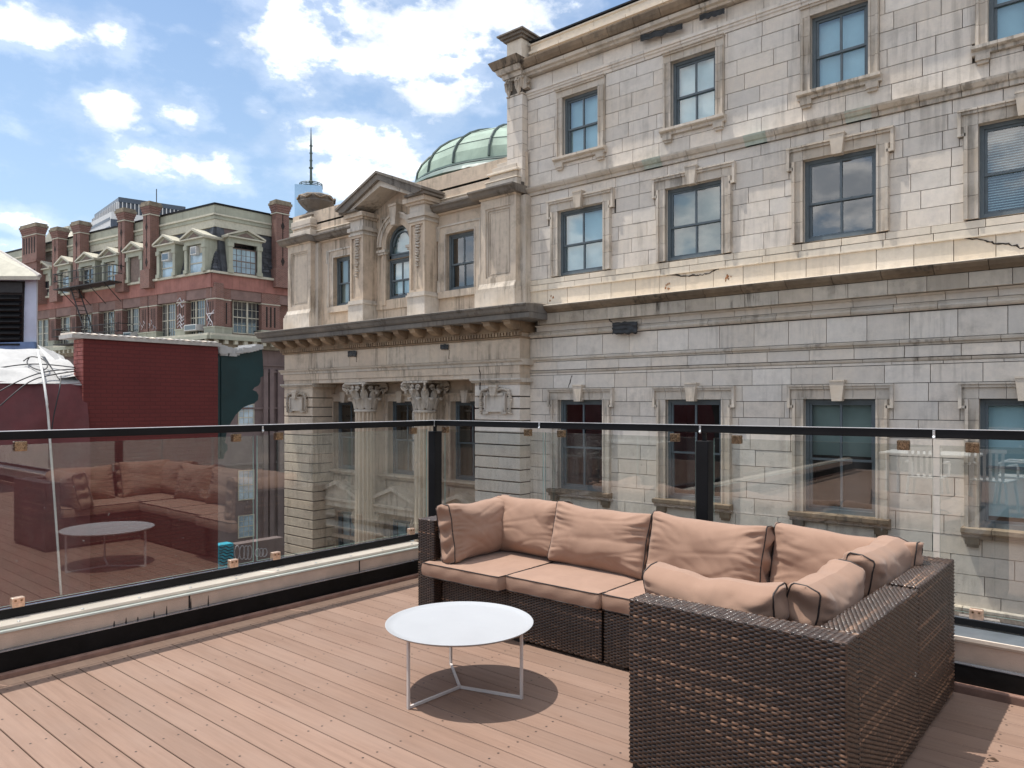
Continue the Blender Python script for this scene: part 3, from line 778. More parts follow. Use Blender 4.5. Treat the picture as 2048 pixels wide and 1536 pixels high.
fm = MB(); rr = random.Random(8)
for q in range(7):
    a_ = rr.uniform(0, 6.28); l_ = rr.uniform(.006, .013); fm.tube([(-.704, 3.52, .335), (-.700, 3.52+l_*math.cos(a_)*.7, .335+l_*math.sin(a_)*.7), (-.702, 3.52+l_*math.cos(a_), .335+l_*math.sin(a_))], [.0035, .0022, .0006], 5)
fm.build('feather', M['whiteplastic'], label='tiny white feather caught on the outer side of the wicker backrest', cat='feather')
# white patio table and chairs further back on the terrace (seen mirrored in the glass)
pt = thing('patio_table', 'white patio table behind the camera, seen mirrored in right glass', 'table', (-2.3, -3.2, 0))
m = MB(); m.box(-2.95, -1.65, -3.65, -2.75, .71, .74); m.build('table_top', M['whiteplastic'], pt, bevel=.01)
for sx_ in (-2.85, -1.75):
    for sy_ in (-3.55, -2.85):
        m = MB(); m.tube([(sx_, sy_, 0), (sx_, sy_, .71)], .025, 8); m.build('leg', M['whiteplastic'], pt)
def chair(x, y, rz, lab):
    c = thing('patio_chair', lab, 'chair', (x, y, 0), rz, 'white patio chairs mirrored in the glass')
    m = MB(); m.box(-.22, .22, -.21, .21, .43, .455); m.build('seat', M['whiteplastic'], c, local=True, bevel=.01)
    m = MB()
    for i in range(6): m.box(-.20+i*.072, -.165+i*.072, .20, .215, .46, .84)
    m.box(-.22, .22, .195, .22, .82, .87); m.build('backrest', M['whiteplastic'], c, local=True)
    for sx_ in (-1, 1):
        m = MB(); m.tube([(sx_*.23, .21, .66), (sx_*.25, -.1, .66), (sx_*.24, -.2, .62), (sx_*.23, -.21, .44)], .016, 6); m.build('armrest', M['whiteplastic'], c, local=True)
        for sy_ in (-1, 1):
            m = MB(); m.tube([(sx_*.24, sy_*.23, 0), (sx_*.20, sy_*.19, .44)], .018, 6); m.build('leg', M['whiteplastic'], c, local=True)
for q in ((-1.42, -2.35, D(10), 'white patio chair mirrored in the right glass, nearest the frame edge'), (-2.2, -2.3, D(0), 'white patio chair mirrored in the right glass, left of another chair'), (-1.25, -3.2, D(-90), 'white patio chair at the end of the mirrored patio table')): chair(*q)
# building mirrored beside the terrace; unseen mass added behind the camera to darken reflections
M['nbrick'] = plain('neighbour_brick_wall', (0.055, 0.050, 0.048), .9, var=.2, vscale=2, bump=.4, bscale=12)
m = MB(); m.box(9.3, 20, -24, 4.4, GZ, 3.0); m.build('neighbour_building', M['nbrick'], label='dark brick neighbour building right of the terrace, mirrored in left glass', cat='building')
m = MB(); m.box(-22, 9.0, -24, -9.2, GZ, 2.8); m.build('neighbour_building', M['nbrick'], label='dark unseen mass added behind the camera to darken glass reflections', cat='building')
# ------------------------------------------------------------------ grey limestone building across the street
YW = 14.0                       # plane of the long wing
YP = 13.6                       # plane of the pavilion piers
B = thing('stone_building', 'ornate grey limestone building across the street with pediment and green dome', 'building', (-11.0, 14.0, GZ))
BLK = []                        # every ashlar block of the walls, largest in the photo kept apart
def rect_sub(r, h):
    x0, x1, z0, z1 = r; a0, a1, b0, b1 = h
    if a0 >= x1 or a1 <= x0 or b0 >= z1 or b1 <= z0: return [r]
    out = []
    if a0 > x0: out.append((x0, a0, z0, z1))
    if a1 < x1: out.append((a1, x1, z0, z1))
    m0, m1 = max(x0, a0), min(x1, a1)
    if b0 > z0: out.append((m0, m1, z0, b0))
    if b1 < z1: out.append((m0, m1, b1, z1))
    return out
def ashlar(x0, x1, zs, pitch, y, holes, mat='stone', gap=.011, depth=.09, seed=1, jit=.14, proud=.007, tonef=None):
    rnd = random.Random(seed)
    for i in range(len(zs)-1):
        za, zb = zs[i], zs[i+1]
        x = x0-(pitch*.5 if i % 2 else 0); xs = [x]
        while x < x1: x += pitch*(1+rnd.uniform(-jit, jit)); xs.append(x)
        for k in range(len(xs)-1):
            a, b = max(xs[k], x0), min(xs[k+1], x1)
            if b-a < .05: continue
            rs = [(a, b, za, zb)]
            for h in holes: rs = [q for r in rs for q in rect_sub(r, h)]
            for r in rs:
                if r[1]-r[0] < .05 or r[3]-r[2] < .05: continue
                t = rnd.gauss(.5, .16)
                if rnd.random() < .10: t += .42
                if rnd.random() < .05: t -= .3
                BLK.append((r[0]+gap/2, r[1]-gap/2, r[2]+gap/2, r[3]-gap/2, y-rnd.random()*proud, y+depth, max(0, min(1.3, t)), mat))
def backing(x0, x1, z0, z1, y, holes, name='wall', mat='mortar', reveal=.30, revmat='stone'):
    """solid wall plane behind the blocks with deep window reveals"""
    m = MB()
    xs = sorted({x0, x1}|{max(x0, min(x1, h[0])) for h in holes}|{max(x0, min(x1, h[1])) for h in holes})
    zs = sorted({z0, z1}|{max(z0, min(z1, h[2])) for h in holes}|{max(z0, min(z1, h[3])) for h in holes})
    for i in range(len(xs)-1):
        for j in range(len(zs)-1):
            cx, cz = (xs[i]+xs[i+1])/2, (zs[j]+zs[j+1])/2
            if any(h[0] < cx < h[1] and h[2] < cz < h[3] for h in holes): continue
            m.quad((xs[i], y, zs[j]), (xs[i+1], y, zs[j]), (xs[i+1], y, zs[j+1]), (xs[i], y, zs[j+1]))
    o = m.build(name, M[mat], B)
    return o
def reveal(h, y0, y1, parent, mat='stone'):
    a, b, c, d = h; m = MB()
    m.quad((a, y0, c), (a, y1, c), (a, y1, d), (a, y0, d)); m.quad((b, y1, c), (b, y0, c), (b, y0, d), (b, y1, d))
    m.quad((a, y0, d), (a, y1, d), (b, y1, d), (b, y0, d)); m.quad((a, y1, c), (a, y0, c), (b, y0, c), (b, y1, c))
    return m.build('reveal', M[mat], parent)
def sash_window(xc, z0, z1, w, yg, style, wall_y, seed=0, trans=None, frame='winframe', reveal_mat='stone', mull=True):
    """double-hung window set back in its opening; style: blind / half / dark / slats"""
    a, b = xc-w/2, xc+w/2; fw = .065; t = .05; zm = z0+(z1-z0)*.47
    m = MB()
    for (x0, x1, q0, q1, dy) in ((a, a+fw, z0, z1, 0), (b-fw, b, z0, z1, 0), (a+fw, b-fw, z1-fw, z1, 0), (a+fw, b-fw, z0, z0+fw*1.2, 0)):
        m.box(x0, x1, yg-.05+dy, yg+.05, q0, q1)
    sw = .042
    def sash(zb, zt, dy):
        x0, x1 = a+fw, b-fw
        m.box(x0, x0+sw, yg+dy-.02, yg+dy+.02, zb, zt); m.box(x1-sw, x1, yg+dy-.02, yg+dy+.02, zb, zt)
        m.box(x0+sw, x1-sw, yg+dy-.02, yg+dy+.02, zb, zb+sw); m.box(x0+sw, x1-sw, yg+dy-.02, yg+dy+.02, zt-sw, zt)
        if mull: m.box(xc-.02, xc+.02, yg+dy-.018, yg+dy+.018, zb+sw, zt-sw)
    sash(zm-.02, z1-fw, .0); sash(z0+fw*1.2, zm+.02, .028)
    win = m.build('window', M[frame], B)
    reveal((a, b, z0, z1), wall_y, yg+.05, win, reveal_mat)
    for (zb, zt, dy) in ((zm+.02, z1-fw-sw, .0), (z0+fw*1.2+sw, zm-.02, .028)):
        for (x0, x1) in ((a+fw+sw, xc-.02), (xc+.02, b-fw-sw)):
            p = MB(); e = random.uniform(-.004, .004); e2 = random.uniform(-.003, .003)
            p.quad((x0, yg+dy+e, zb), (x1, yg+dy-e, zb), (x1, yg+dy-e+e2, zt), (x0, yg+dy+e+e2, zt))
            p.build('pane', M['winglass'], win)
    # room behind
    r = MB(); d = 1.2
    r.quad((a-.2, yg+d, z0-.2), (b+.2, yg+d, z0-.2), (b+.2, yg+d, z1+.2), (a-.2, yg+d, z1+.2))
    r.quad((a, yg+.05, z0), (a-.2, yg+d, z0-.2), (a-.2, yg+d, z1+.2), (a, yg+.05, z1)); r.quad((b, yg+.05, z0), (b, yg+.05, z1), (b+.2, yg+d, z1+.2), (b+.2, yg+d, z0-.2))
    r.quad((a, yg+.05, z1), (a-.2, yg+d, z1+.2), (b+.2, yg+d, z1+.2), (b, yg+.05, z1)); r.quad((a, yg+.05, z0), (b, yg+.05, z0), (b+.2, yg+d, z0-.2), (a-.2, yg+d, z0-.2))
    r.build('room_interior', M['room'], win)
    if style in ('blue', 'green', 'white'):
        z_b = {'blue': z0+.05, 'green': z0+.12, 'white': z0+.3}[style]
        m = MB(); m.box(a+fw, b-fw, yg+.10, yg+.108, z_b, z1-.05)
        m.build('blind', M['blind_'+style if style != 'white' else 'blind_green'], win)
    elif style == 'half':
        m = MB(); m.box(a+fw, b-fw, yg+.10, yg+.108, zm+.07, z1-.05); m.build('blind', M['blind_green'], win)
    elif style == 'halfwhite':
        m = MB(); m.box(a+fw, b-fw, yg+.10, yg+.108, z0+.18, z1-.05); m.build('blind', M['blind_blue'], win)
    elif style == 'slats':
        z = z1-.1; k = 0
        while z > z0+.1:
            m = MB(); m._add([(a+fw, yg+.09, z-.012), (b-fw, yg+.09, z-.012), (b-fw, yg+.13, z+.012), (a+fw, yg+.13, z+.012), (a+fw, yg+.09, z-.009), (b-fw, yg+.09, z-.009), (b-fw, yg+.13, z+.015), (a+fw, yg+.13, z+.015)],
                  [(0,3,2,1),(4,5,6,7),(0,1,5,4),(1,2,6,5),(2,3,7,6),(3,0,4,7)])
            m.build('blind_slat', M['blind_white'], win); z -= .042
    return win
def framebox(m, a, b, c, d, w, y0, y1, bottom=False, tone=None):
    """rectangular moulding band just outside the opening a..b, c..d"""
    m.box(a-w, a, y0, y1, c, d+w, tone=tone); m.box(b, b+w, y0, y1, c, d+w, tone=tone); m.box(a, b, y0, y1, d, d+w, tone=tone)
def architrave(win, a, b, c, d, y, ears=True, w=.24, key=True, mat='stone_trim', foot=True, keyh=None, plainjamb=True):
    """stepped frame with eared top corners, in separate stones"""
    rnd = random.Random(int(a*100)); cols = []
    g = .006
    def stone_piece(fn, t):
        m = MB(); m.tone = t; fn(m); m.build('frame_stone', M[mat], win)
    # jamb stones in courses
    z = c; hgt = (d-c)/max(3, round((d-c)/.36))
    while z < d-.02:
        for sx in (-1, 1):
            e = a if sx < 0 else b
            def f(m, z=z, e=e, sx=sx):
                m.box(e, e+sx*w*.72, y-.045, y+.02, z+g/2, z+hgt-g/2)
                m.box(e, e+sx*.035, y-.062, y-.045, z+g/2, z+hgt-g/2)
                m.box(e+sx*w*.60, e+sx*w*.80, y-.085, y-.045, z+g/2, z+hgt-g/2)
                m.box(e+sx*w*.80, e+sx*w*.86, y-.06, y+.0, z+g/2, z+hgt-g/2)
            stone_piece(f, rnd.uniform(.25, .8))
        z += hgt
    # head: stones between the corners
    ew = w*1.12 if ears else w*.86; eh = .42*w/.24 if ears else 0
    n = 5; xs = [a-ew]+[a+(b-a)*q for q in (.0, .30, .70, 1.0)]+[b+ew]
    for k in range(n):
        x0, x1 = xs[k]+g/2, xs[k+1]-g/2
        def f(m, x0=x0, x1=x1, k=k):
            m.box(x0, x1, y-.045, y+.02, d+g/2, d+w*.78)
            m.box(x0 if k else x0+ew-.035, x1 if k < n-1 else x1-ew+.035, y-.062, y-.045, d+g/2, d+.035)
            m.box(x0, x1, y-.085, y-.0, d+w*.78, d+w*.98)
            m.box(x0-(.02 if k == 0 else 0), x1+(.02 if k == n-1 else 0), y-.115, y-.0, d+w*.98, d+w*1.12)
            if ears and k in (0, n-1):
                xo = x0 if k == 0 else x1; s_ = 1 if k == 0 else -1
                m.box(xo-s_*.02, xo+s_*.03, y-.10, y+.0, d-eh*.38, d+w*.98)
                m.box(xo, xo+s_*(ew-w*.80), y-.03, y+.02, d-eh*.38, d)
                m.box(xo+s_*.03, xo+s_*w*.4, y-.085, y+.0, d-eh*.38, d-eh*.38+.05)
        stone_piece(f, rnd.uniform(.35, .8))
    if key:
        kh = w*1.32 if keyh is None else keyh; xc = (a+b)/2
        m = MB(); m.tone = .55
        m.prism([(xc-.085, d-.035), (xc+.085, d-.035), (xc+.125, d+kh), (xc-.125, d+kh)], 'y', y-.16, y+.0)
        m.box(xc-.13, xc+.13, y-.17, y, d+kh, d+kh+.03); m.build('keystone', M['stone_trim'], win)
def window_sill(win, a, b, z, y, h=.13, proj=.16, mat='stone_trim', brackets=True, over=.12):
    n = 4; xs = [a-over+(b-a+2*over)*i/n for i in range(n+1)]
    for k in range(n):
        m = MB(); m.tone = .3+.5*random.random()
        m.prism([(y+.02, z-h), (y-proj*.5, z-h), (y-proj*.55, z-h*.62), (y-proj*.85, z-h*.5), (y-proj, z-h*.38), (y-proj, z), (y+.02, z+.012)], 'x', xs[k]+.004, xs[k+1]-.004)
        m.build('sill_stone', M[mat], win)
    if brackets:
        for s_ in (0, 1):
            x0 = a-over*.55 if s_ == 0 else b+over*.55-.2
            m = MB(); m.box(x0, x0+.2, y-.10, y+.0, z-h-.10, z-h); m.box(x0+.02, x0+.18, y-.07, y, z-h-.15, z-h-.10)
            m.build('sill_bracket', M[mat], win)
def cornice_run(name, prof, x0, x1, pitch, mat, seed=0, parent=None, gap=.009, tone=(.25, .8)):
    """a moulded course laid as separate stones; prof = (y,z)"""
    rnd = random.Random(seed); x = x0
    while x < x1-.02:
        p = pitch*(1+rnd.uniform(-.06, .06)); xe = min(x+p, x1)
        if x1-xe < .25: xe = x1
        m = MB(); m.tone = rnd.uniform(*tone); dy = rnd.uniform(-.003, .003)
        m.prism([(q[0]+dy, q[1]) for q in prof], 'x', x+gap/2, xe-gap/2)
        m.build(name, M[mat], parent or B)
        x = xe

XL = -11.72; XR = 5.4           # wing from its left corner to beyond the right edge of the picture
XC = [-9.68, -6.87, -4.02, -1.24, 1.55, 4.35]
# openings
lowZ = (-.53, 1.56); midZ = (4.48, 6.0); topZ = (7.24, 8.64)
LW, MW, TW = 1.24, 1.26, 1.0
holesL = [(x-LW/2, x+LW/2, *lowZ) for x in XC]
holesM = [(x-MW/2, x+MW/2, *midZ) for x in XC]
holesT = [(x-TW/2, x+TW/2, *topZ) for x in XC]
holes = holesL+holesM+holesT
XE = -11.17
backing(XE-.1, XR, GZ, 9.95, YW+.055, holes)
m = MB(); m.box(XE, XR, YW+1.8, YW+12, GZ, 9.9); m.box(XL, XE-.1, YW+.06, YW+12, GZ, 9.9); m.box(XR-.3, XR, YW+.06, YW+12, GZ, 9.9)
m.box(XR, 46, YW+.06, YW+12, GZ, 9.9); m.quad((XL, YW+.06, 9.93), (XR, YW+.06, 9.93), (XR, YW+12, 9.93), (XL, YW+12, 9.93))
m.build('building_mass', M['stone'], B)
# ashlar fields
def hole_ext(hs, w, up, dn): return [(h[0]-w, h[1]+w, h[2]-dn, h[3]+up) for h in hs]
hB = hole_ext(holesL, .17, .27, .13)+hole_ext(holesM, .17, .27, .0)+hole_ext(holesT, .172, .20, .13)
hB += [(h[0]-.27, h[1]+.27, h[3]-.16, h[3]+.27) for h in holesL+holesM]
zs = [2.15-.315*i for i in range(0, 14)][::-1]
ashlar(XE, XR, zs, .80, YW, hB, 'stone', seed=11)
z_hi = [6.71+.312*i for i in range(0, 8)]; z_hi[-1] = 8.87
ashlar(-11.25, XR, z_hi, .74, YW, hB, 'stone', seed=12)
ashlar(-11.25, XR, [4.46, 4.78, 5.09, 5.40, 5.71, 6.02, 6.28, 6.5], .66, YW, hB, 'stone', seed=13)
ashlar(-11.25, XR, [4.20, 4.33, 4.46], .72, YW-.02, [], 'stone_cream', seed=14)
ashlar(-11.25, XR, [3.70, 4.19], .60, YW-.005, [], 'stone_cream', seed=15, jit=.04)  # band's cream base has the light bounced off the cornice put in
ashlar(XE, XR, [2.585, 3.04], .70, YW, [], 'stone', seed=16, jit=.05)
ashlar(XE, XR, [2.27, 2.47], .82, YW-.015, [], 'stone', seed=17, jit=.05)
# moulded courses of the wing
cornice_run('sill_course_stone', [(YW+.05, 4.185), (YW-.045, 4.185), (YW-.045, 4.205), (YW+.05, 4.21)], -11.25, XR, 1.4, 'stone_cream', 20)
yc = YW
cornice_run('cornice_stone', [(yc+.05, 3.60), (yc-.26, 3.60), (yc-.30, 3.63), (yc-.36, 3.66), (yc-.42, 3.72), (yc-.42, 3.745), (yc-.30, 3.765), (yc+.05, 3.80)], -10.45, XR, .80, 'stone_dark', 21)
cornice_run('ledge_bounce_stone', [(yc+.05, 3.802), (yc-.30, 3.767), (yc-.425, 3.747), (yc-.425, 3.757), (yc-.30, 3.782), (yc+.05, 3.83)], -10.45, XR, .80, 'stone_cream', 19)  # pale slab added on the cornice top to bounce sunlight onto the band
cornice_run('cornice_stone', [(yc+.05, 3.345), (yc-.24, 3.345), (yc-.24, 3.375), (yc-.25, 3.59), (yc+.05, 3.59)], -10.75, XR, .62, 'stone_band', 22, tone=(.3, 1))
cornice_run('cornice_stone', [(yc+.05, 3.20), (yc-.03, 3.20), (yc-.035, 3.30), (yc-.12, 3.335), (yc+.05, 3.335)], -10.95, XR, .72, 'stone', 23)
cornice_run('cornice_stone', [(yc+.05, 3.055), (yc-.04, 3.055), (yc-.065, 3.075), (yc-.085, 3.11), (yc-.065, 3.145), (yc-.035, 3.155), (yc-.045, 3.19), (yc+.05, 3.195)], XE, XR, .66, 'stone_trim', 24)
cornice_run('moulding_stone', [(yc+.05, 2.475), (yc-.03, 2.475), (yc-.035, 2.505), (yc-.07, 2.52), (yc-.075, 2.555), (yc-.02, 2.58), (yc+.05, 2.58)], XE, XR, .75, 'stone_trim', 25)
cornice_run('moulding_stone', [(yc+.05, 2.205), (yc-.02, 2.205), (yc-.035, 2.225), (yc-.045, 2.26), (yc+.05, 2.265)], XE, XR, .82, 'stone_trim', 26)
cornice_run('moulding_stone', [(yc+.05, 2.155), (yc-.012, 2.155), (yc-.012, 2.20), (yc+.05, 2.20)], XE, XR, .82, 'stone', 27)
cornice_run('string_course_stone', [(yc+.05, 6.505), (yc-.05, 6.505), (yc-.06, 6.575), (yc-.10, 6.59), (yc-.15, 6.65), (yc-.16, 6.685), (yc+.05, 6.715)], -11.25, XR, .62, 'stone_trim', 28)
cornice_run('moulding_stone', [(yc+.05, 8.875), (yc-.02, 8.875), (yc-.03, 8.93), (yc-.055, 8.95), (yc-.055, 8.99), (yc-.08, 9.0), (yc-.08, 9.06), (yc+.05, 9.07)], -11.25, XR, .82, 'stone', 29)
ashlar(-11.25, XR, [9.075, 9.385], .74, YW+.01, [], 'stone', seed=30, jit=.05)
cornice_run('cornice_stone', [(yc+.05, 9.39), (yc-.14, 9.39), (yc-.16, 9.43), (yc-.22, 9.45), (yc-.24, 9.52), (yc+.05, 9.53)], -11.30, XR, .66, 'stone_trim', 31)
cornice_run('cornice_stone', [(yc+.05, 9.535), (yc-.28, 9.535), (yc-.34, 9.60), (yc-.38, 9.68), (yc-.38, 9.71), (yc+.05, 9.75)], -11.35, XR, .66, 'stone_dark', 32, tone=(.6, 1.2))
cornice_run('parapet_stone', [(yc+.40, 9.76), (yc+.02, 9.76), (yc+.02, 9.95), (yc-.03, 9.965), (yc-.03, 10.03), (yc+.40, 10.03)], -11.2, XR, .9, 'stone_cream', 33)
cornice_run('parapet_stone', [(yc+.40, 10.035), (yc+.05, 10.035), (yc+.05, 10.19), (yc+.02, 10.20), (yc+.02, 10.235), (yc+.40, 10.26)], -11.2, XR, .9, 'stone_cream', 34)
m = MB(); m.box(-11.2, XR, yc-.01, yc+.42, 10.262, 10.30); m.build('parapet_flashing', M['black'], B)
# low band and pilasters near the street
cornice_run('moulding_stone', [(yc+.05, -2.0), (yc-.05, -2.0), (yc-.09, -1.92), (yc-.12, -1.88), (yc-.12, -1.84), (yc+.05, -1.82)], XE, XR, .9, 'stone_trim', 35)
zs = [-2.0-.4*i for i in range(0, 18)][::-1]
ashlar(XE, XR, zs, 1.0, YW-.03, [], 'stone', seed=36)
for xc in (-2.75, .2):
    m = MB(); m.box(xc+.9-.28, xc+.9+.28, YW-.12, YW-.05, -8, -1.95); m.build('pilaster', M['stone'], B)

stylesL = ['half', 'dark', 'halfL', 'halfL', 'dark', 'dark']
for i, x in enumerate(XC):
    yg = YW+.13
    st = {'half': 'dark', 'dark': 'dark', 'halfL': 'half'}[stylesL[i]]
    if i == 3: st = 'halfwhite'
    w_ = sash_window(x, *lowZ, LW, yg, st, YW+.0, frame='winframe' if i < 2 else 'winframe')
    architrave(w_, x-LW/2, x+LW/2, *lowZ, YW)
    window_sill(w_, x-LW/2-.12, x+LW/2+.12, lowZ[0], YW, h=.17, proj=.2, mat='stone_dark')
    st = ['blue', 'green', 'dark', 'slats', 'blue', 'green'][i]
    w_ = sash_window(x, *midZ, MW, yg, st, YW, frame='winframe')
    architrave(w_, x-MW/2, x+MW/2, *midZ, YW)
    st = ['blue', 'blue', 'dark', 'dark', 'blue', 'blue'][i]
    w_ = sash_window(x, *topZ, TW, yg, 'blue', YW, frame='winframe')
    architrave(w_, x-TW/2, x+TW/2, *topZ, YW, ears=False, w=.20, key=False)
    window_sill(w_, x-TW/2-.10, x+TW/2+.10, topZ[0], YW, h=.13, proj=.16)

# corner pilaster of the wing with its scroll capital
yp = YW-.2
zz = [6.85+.312*i for i in range(0, 8)]; zz[-1] = 8.98
for i in range(7):
    cut = [-11.74, -11.25] if i % 2 else [-11.74, -11.52, -11.25]
    for k in range(len(cut)-1):
        m = MB(); m.tone = random.gauss(.5, .15); m.box(cut[k]+.004, cut[k+1]-.004, yp-.002, YW+.3, zz[i]+.005, zz[i+1]-.005); m.build('pilaster_stone', M['stone'], B)
m = MB(); m.box(-11.73, -11.26, yp+.01, YW+.3, 3.9, 9.3); m.build('pilaster', M['mortar'], B)
def scroll(m, x, y, z, h, w=.13, n=1, out=.10):
    """bracket: upper volute, lower volute and a leaf drop"""
    pts = []
    for i in range(26):
        t = i/25; a = t*2.2*2*PI; r = (.30*h)*(1-.82*t)
        pts.append((y-out*.45-r*math.cos(a)*.62, z+h*.70+r*math.sin(a)))
    m.tube([(x, p[0], p[1]) for p in pts], .018*h/.4, 5)
    m.lathe([(.02, z+h*.05), (.05, z+h*.2), (.06, z+h*.4), (.055, z+h*.6)], x, y-.03, 8)
    m.box(x-w/2, x+w/2, y-out*.5, y+.02, z+h*.35, z+h)
    for q in (-.3, 0, .3): m.tube([(x+q*w, y-out*.55, z+h*.9), (x+q*w, y-out*.95, z+h*.72), (x+q*w, y-out*.8, z+h*.5), (x+q*w*.7, y-out*.45, z+h*.25), (x, y-.03, z+.0)], .016*h/.4, 5)
cap = MB(); cap.box(-11.77, -11.22, yp-.03, YW+.3, 9.36, 9.42); cap.box(-11.75, -11.24, yp-.015, YW+.3, 8.985, 9.02)
cap = cap.build('pilaster_capital', M['stone_trim'], B)
for x in (-11.66, -11.34): m = MB(); scroll(m, x, yp, 8.98, .42, .17, out=.13); m.build('scroll', M['stone_trim'], cap, smooth=False)
m = MB()
for i in range(18):
    pass
m.box(-11.27, -11.15, yp+.02, YW, 9.1, 9.38); m.tube([(-11.16+.05*math.sin(a*.6), yp+.1+.07*math.cos(a*.9), 9.28-.012*a) for a in range(16)], .025, 6); m.build('scroll', M['stone_trim'], cap)
# crown block of the corner: spreading cornice with a pedestal on it
for (o_, z0, z1, mt) in ((.10, 9.42, 9.52, 'stone_trim'), (.22, 9.525, 9.64, 'stone_trim'), (.34, 9.645, 9.82, 'stone_dark')):
    m = MB(); m.tone = .6
    xa, xb = -11.74, -11.25
    m._add([(xa-o_*.75, yp-o_*.75, z0), (xb+o_*.2, yp-o_*.75, z0), (xb+o_*.2, YW+.5, z0), (xa-o_*.75, YW+.5, z0), (xa-o_, yp-o_, z1), (xb+o_*.25, yp-o_, z1), (xb+o_*.25, YW+.5, z1), (xa-o_, YW+.5, z1)],
           [(0,3,2,1),(4,5,6,7),(0,1,5,4),(1,2,6,5),(2,3,7,6),(3,0,4,7)])
    m.build('crown_stone', M[mt], B)
m = MB(); m.tone = .6; m.box(-11.74, -11.28, yp-.0, YW+.5, 9.825, 10.34); m.build('crown_pedestal', M['stone_cream'], B)
m = MB(); m.tone = .5; m.box(-11.80, -11.22, yp-.07, YW+.56, 10.345, 10.40); m.box(-11.86, -11.16, yp-.13, YW+.62, 10.402, 10.46); m.box(-11.92, -11.10, yp-.19, YW+.68, 10.462, 10.50); m.build('crown_cap', M['stone_black'], B)

# dark patches and cracks left by missing stones
def crack(u_v, y, w=.018, name='crack'):
    pts = [(XY(u, y), ZY(u, v, y)) for u, v in u_v]; m = MB()
    rnd = random.Random(len(pts)); q = []
    for i in range(len(pts)-1):
        for k in range(5):
            t = k/5; q.append((pts[i][0]*(1-t)+pts[i+1][0]*t+rnd.gauss(0, .006), y, pts[i][1]*(1-t)+pts[i+1][1]*t+rnd.gauss(0, .008)))
    q.append((pts[-1][0], y, pts[-1][1]))
    m.tube(q, [w*(.35+.75*rnd.random()) for _ in q], 5)
    m.build(name, M['gap'], B)
crack([(1328, 549), (1345, 550), (1375, 552), (1392, 551), (1402, 550), (1420, 546), (1441, 535)], YW-.012, .016)
crack([(1930, 474), (1968, 480), (1988, 487), (2010, 488), (2048, 496)], YW-.012, .018)
crack([(1144, 752), (1136, 775), (1118, 795)], YW-.01, .012)
crack([(1211, 631), (1217, 637), (1224, 644)], YW-.16, .016)
M['blacktarp'] = plain('black_patch', (0.016, 0.016, 0.017), 0.5, var=0.4, bump=0.6, bscale=14)
def tarp(u0, u1, v0, v1, y, seed, drop=0.0):
    x0, x1 = XY(u0, y), XY(u1, y); za, zb = ZY(u0, v1, y), ZY(u0, v0, y); zc, zd = ZY(u1, v1-drop, y), ZY(u1, v0-drop, y)
    m = MB()
    def f(s, q):
        e = noise.noise((s*6+seed, q*4, 2))
        return (x0+(x1-x0)*s+.02*e*(q in (0, 1)), y-.03-.035*noise.noise((s*5, q*9+seed, 0)), (za+(zc-za)*s)*(1-q)+(zb+(zd-zb)*s)*q+.03*noise.noise((s*7+seed, q, 4)))
    m.grid(f, 16, 8)
    o = m.build('patch', M['blacktarp'], B, smooth=True); s_ = o.modifiers.new('thickness', 'SOLIDIFY'); s_.thickness = .01
tarp(1226, 1276, 645, 669, YW-.12, 1, 2)
tarp(1282, 1366, 72, 84, YW-.10, 2, 25); tarp(1400, 1450, 31, 42, YW-.10, 3, 14)
def rust(u, v, s, y):
    x, z = XY(u, y), ZY(u, v, y); m = MB(); rnd = random.Random(int(u))
    for i in range(7):
        a, b = x+rnd.uniform(-s, s), z+rnd.uniform(-s, s*1.2); r = s*rnd.uniform(.25, .55)
        k = 9; m.poly([(a+r*.6*math.cos(t*2*PI/k)*rnd.uniform(.6, 1.2), y-.0005*i, b+r*math.sin(t*2*PI/k)*rnd.uniform(.6, 1.3)) for t in range(k)][::-1])
    m.build('rust_stain', M['rust'], B, kind='stuff')
M['rust'] = plain('orange_rust_stain', (0.26, 0.11, 0.04), 0.9, var=0.5, vscale=30)
rust(1457, 556, .07, YW-.0155); rust(1336, 573, .06, YW-.0155); rust(1104, 596, .06, YW-.0155); 
M['verdigris'] = stone('verdigris_stone', (0.44, 0.49, 0.42), (0.54, 0.52, 0.43), 0.1, 0.35, 0.4)

for (u0, u1) in ((1286, 1322), (1488, 1532), (1690, 1742)):
    m = MB(); m.tone = .6; a, b = XY(u0, YW-.1), XY(u1, YW-.1)
    m.prism([(q[0]-.004, q[1]+(.002 if q[1] > 6.6 else 0)) for q in ((yc+.05, 6.505), (yc-.05, 6.505), (yc-.06, 6.575), (yc-.10, 6.59), (yc-.15, 6.65), (yc-.16, 6.685), (yc+.05, 6.715))], 'x', a, b); m.build('string_course_stone', M['verdigris'], B, label='green stained string course stone')
# ------------------------------------------------------------------ the pavilion at the left end of the stone building
PX0, PX1 = -21.1, XE            # left and right faces
PLi, PRi = -19.55, -12.63       # inner edges of the two piers
YB = 14.42                      # window wall behind the columns
WC = [-18.92, -16.27, -13.65]; PW = 1.22; pz = (-.62, 1.53)
hP = [(x-PW/2, x+PW/2, *pz) for x in WC]
hP2 = [(x-.55, x+.55, -3.6, -1.95) for x in WC]
backing(PX0, PX1, GZ, 2.1, YB+.03, hP+hP2, 'wall', 'stone_warm')
m = MB(); m.box(PX0, PX1, YB+1.6, YB+9, GZ, 6.7); m.box(PX0, PX0+.3, YB, YB+1.6, GZ, 6.7); m.build('building_mass', M['stone_warm'], B)
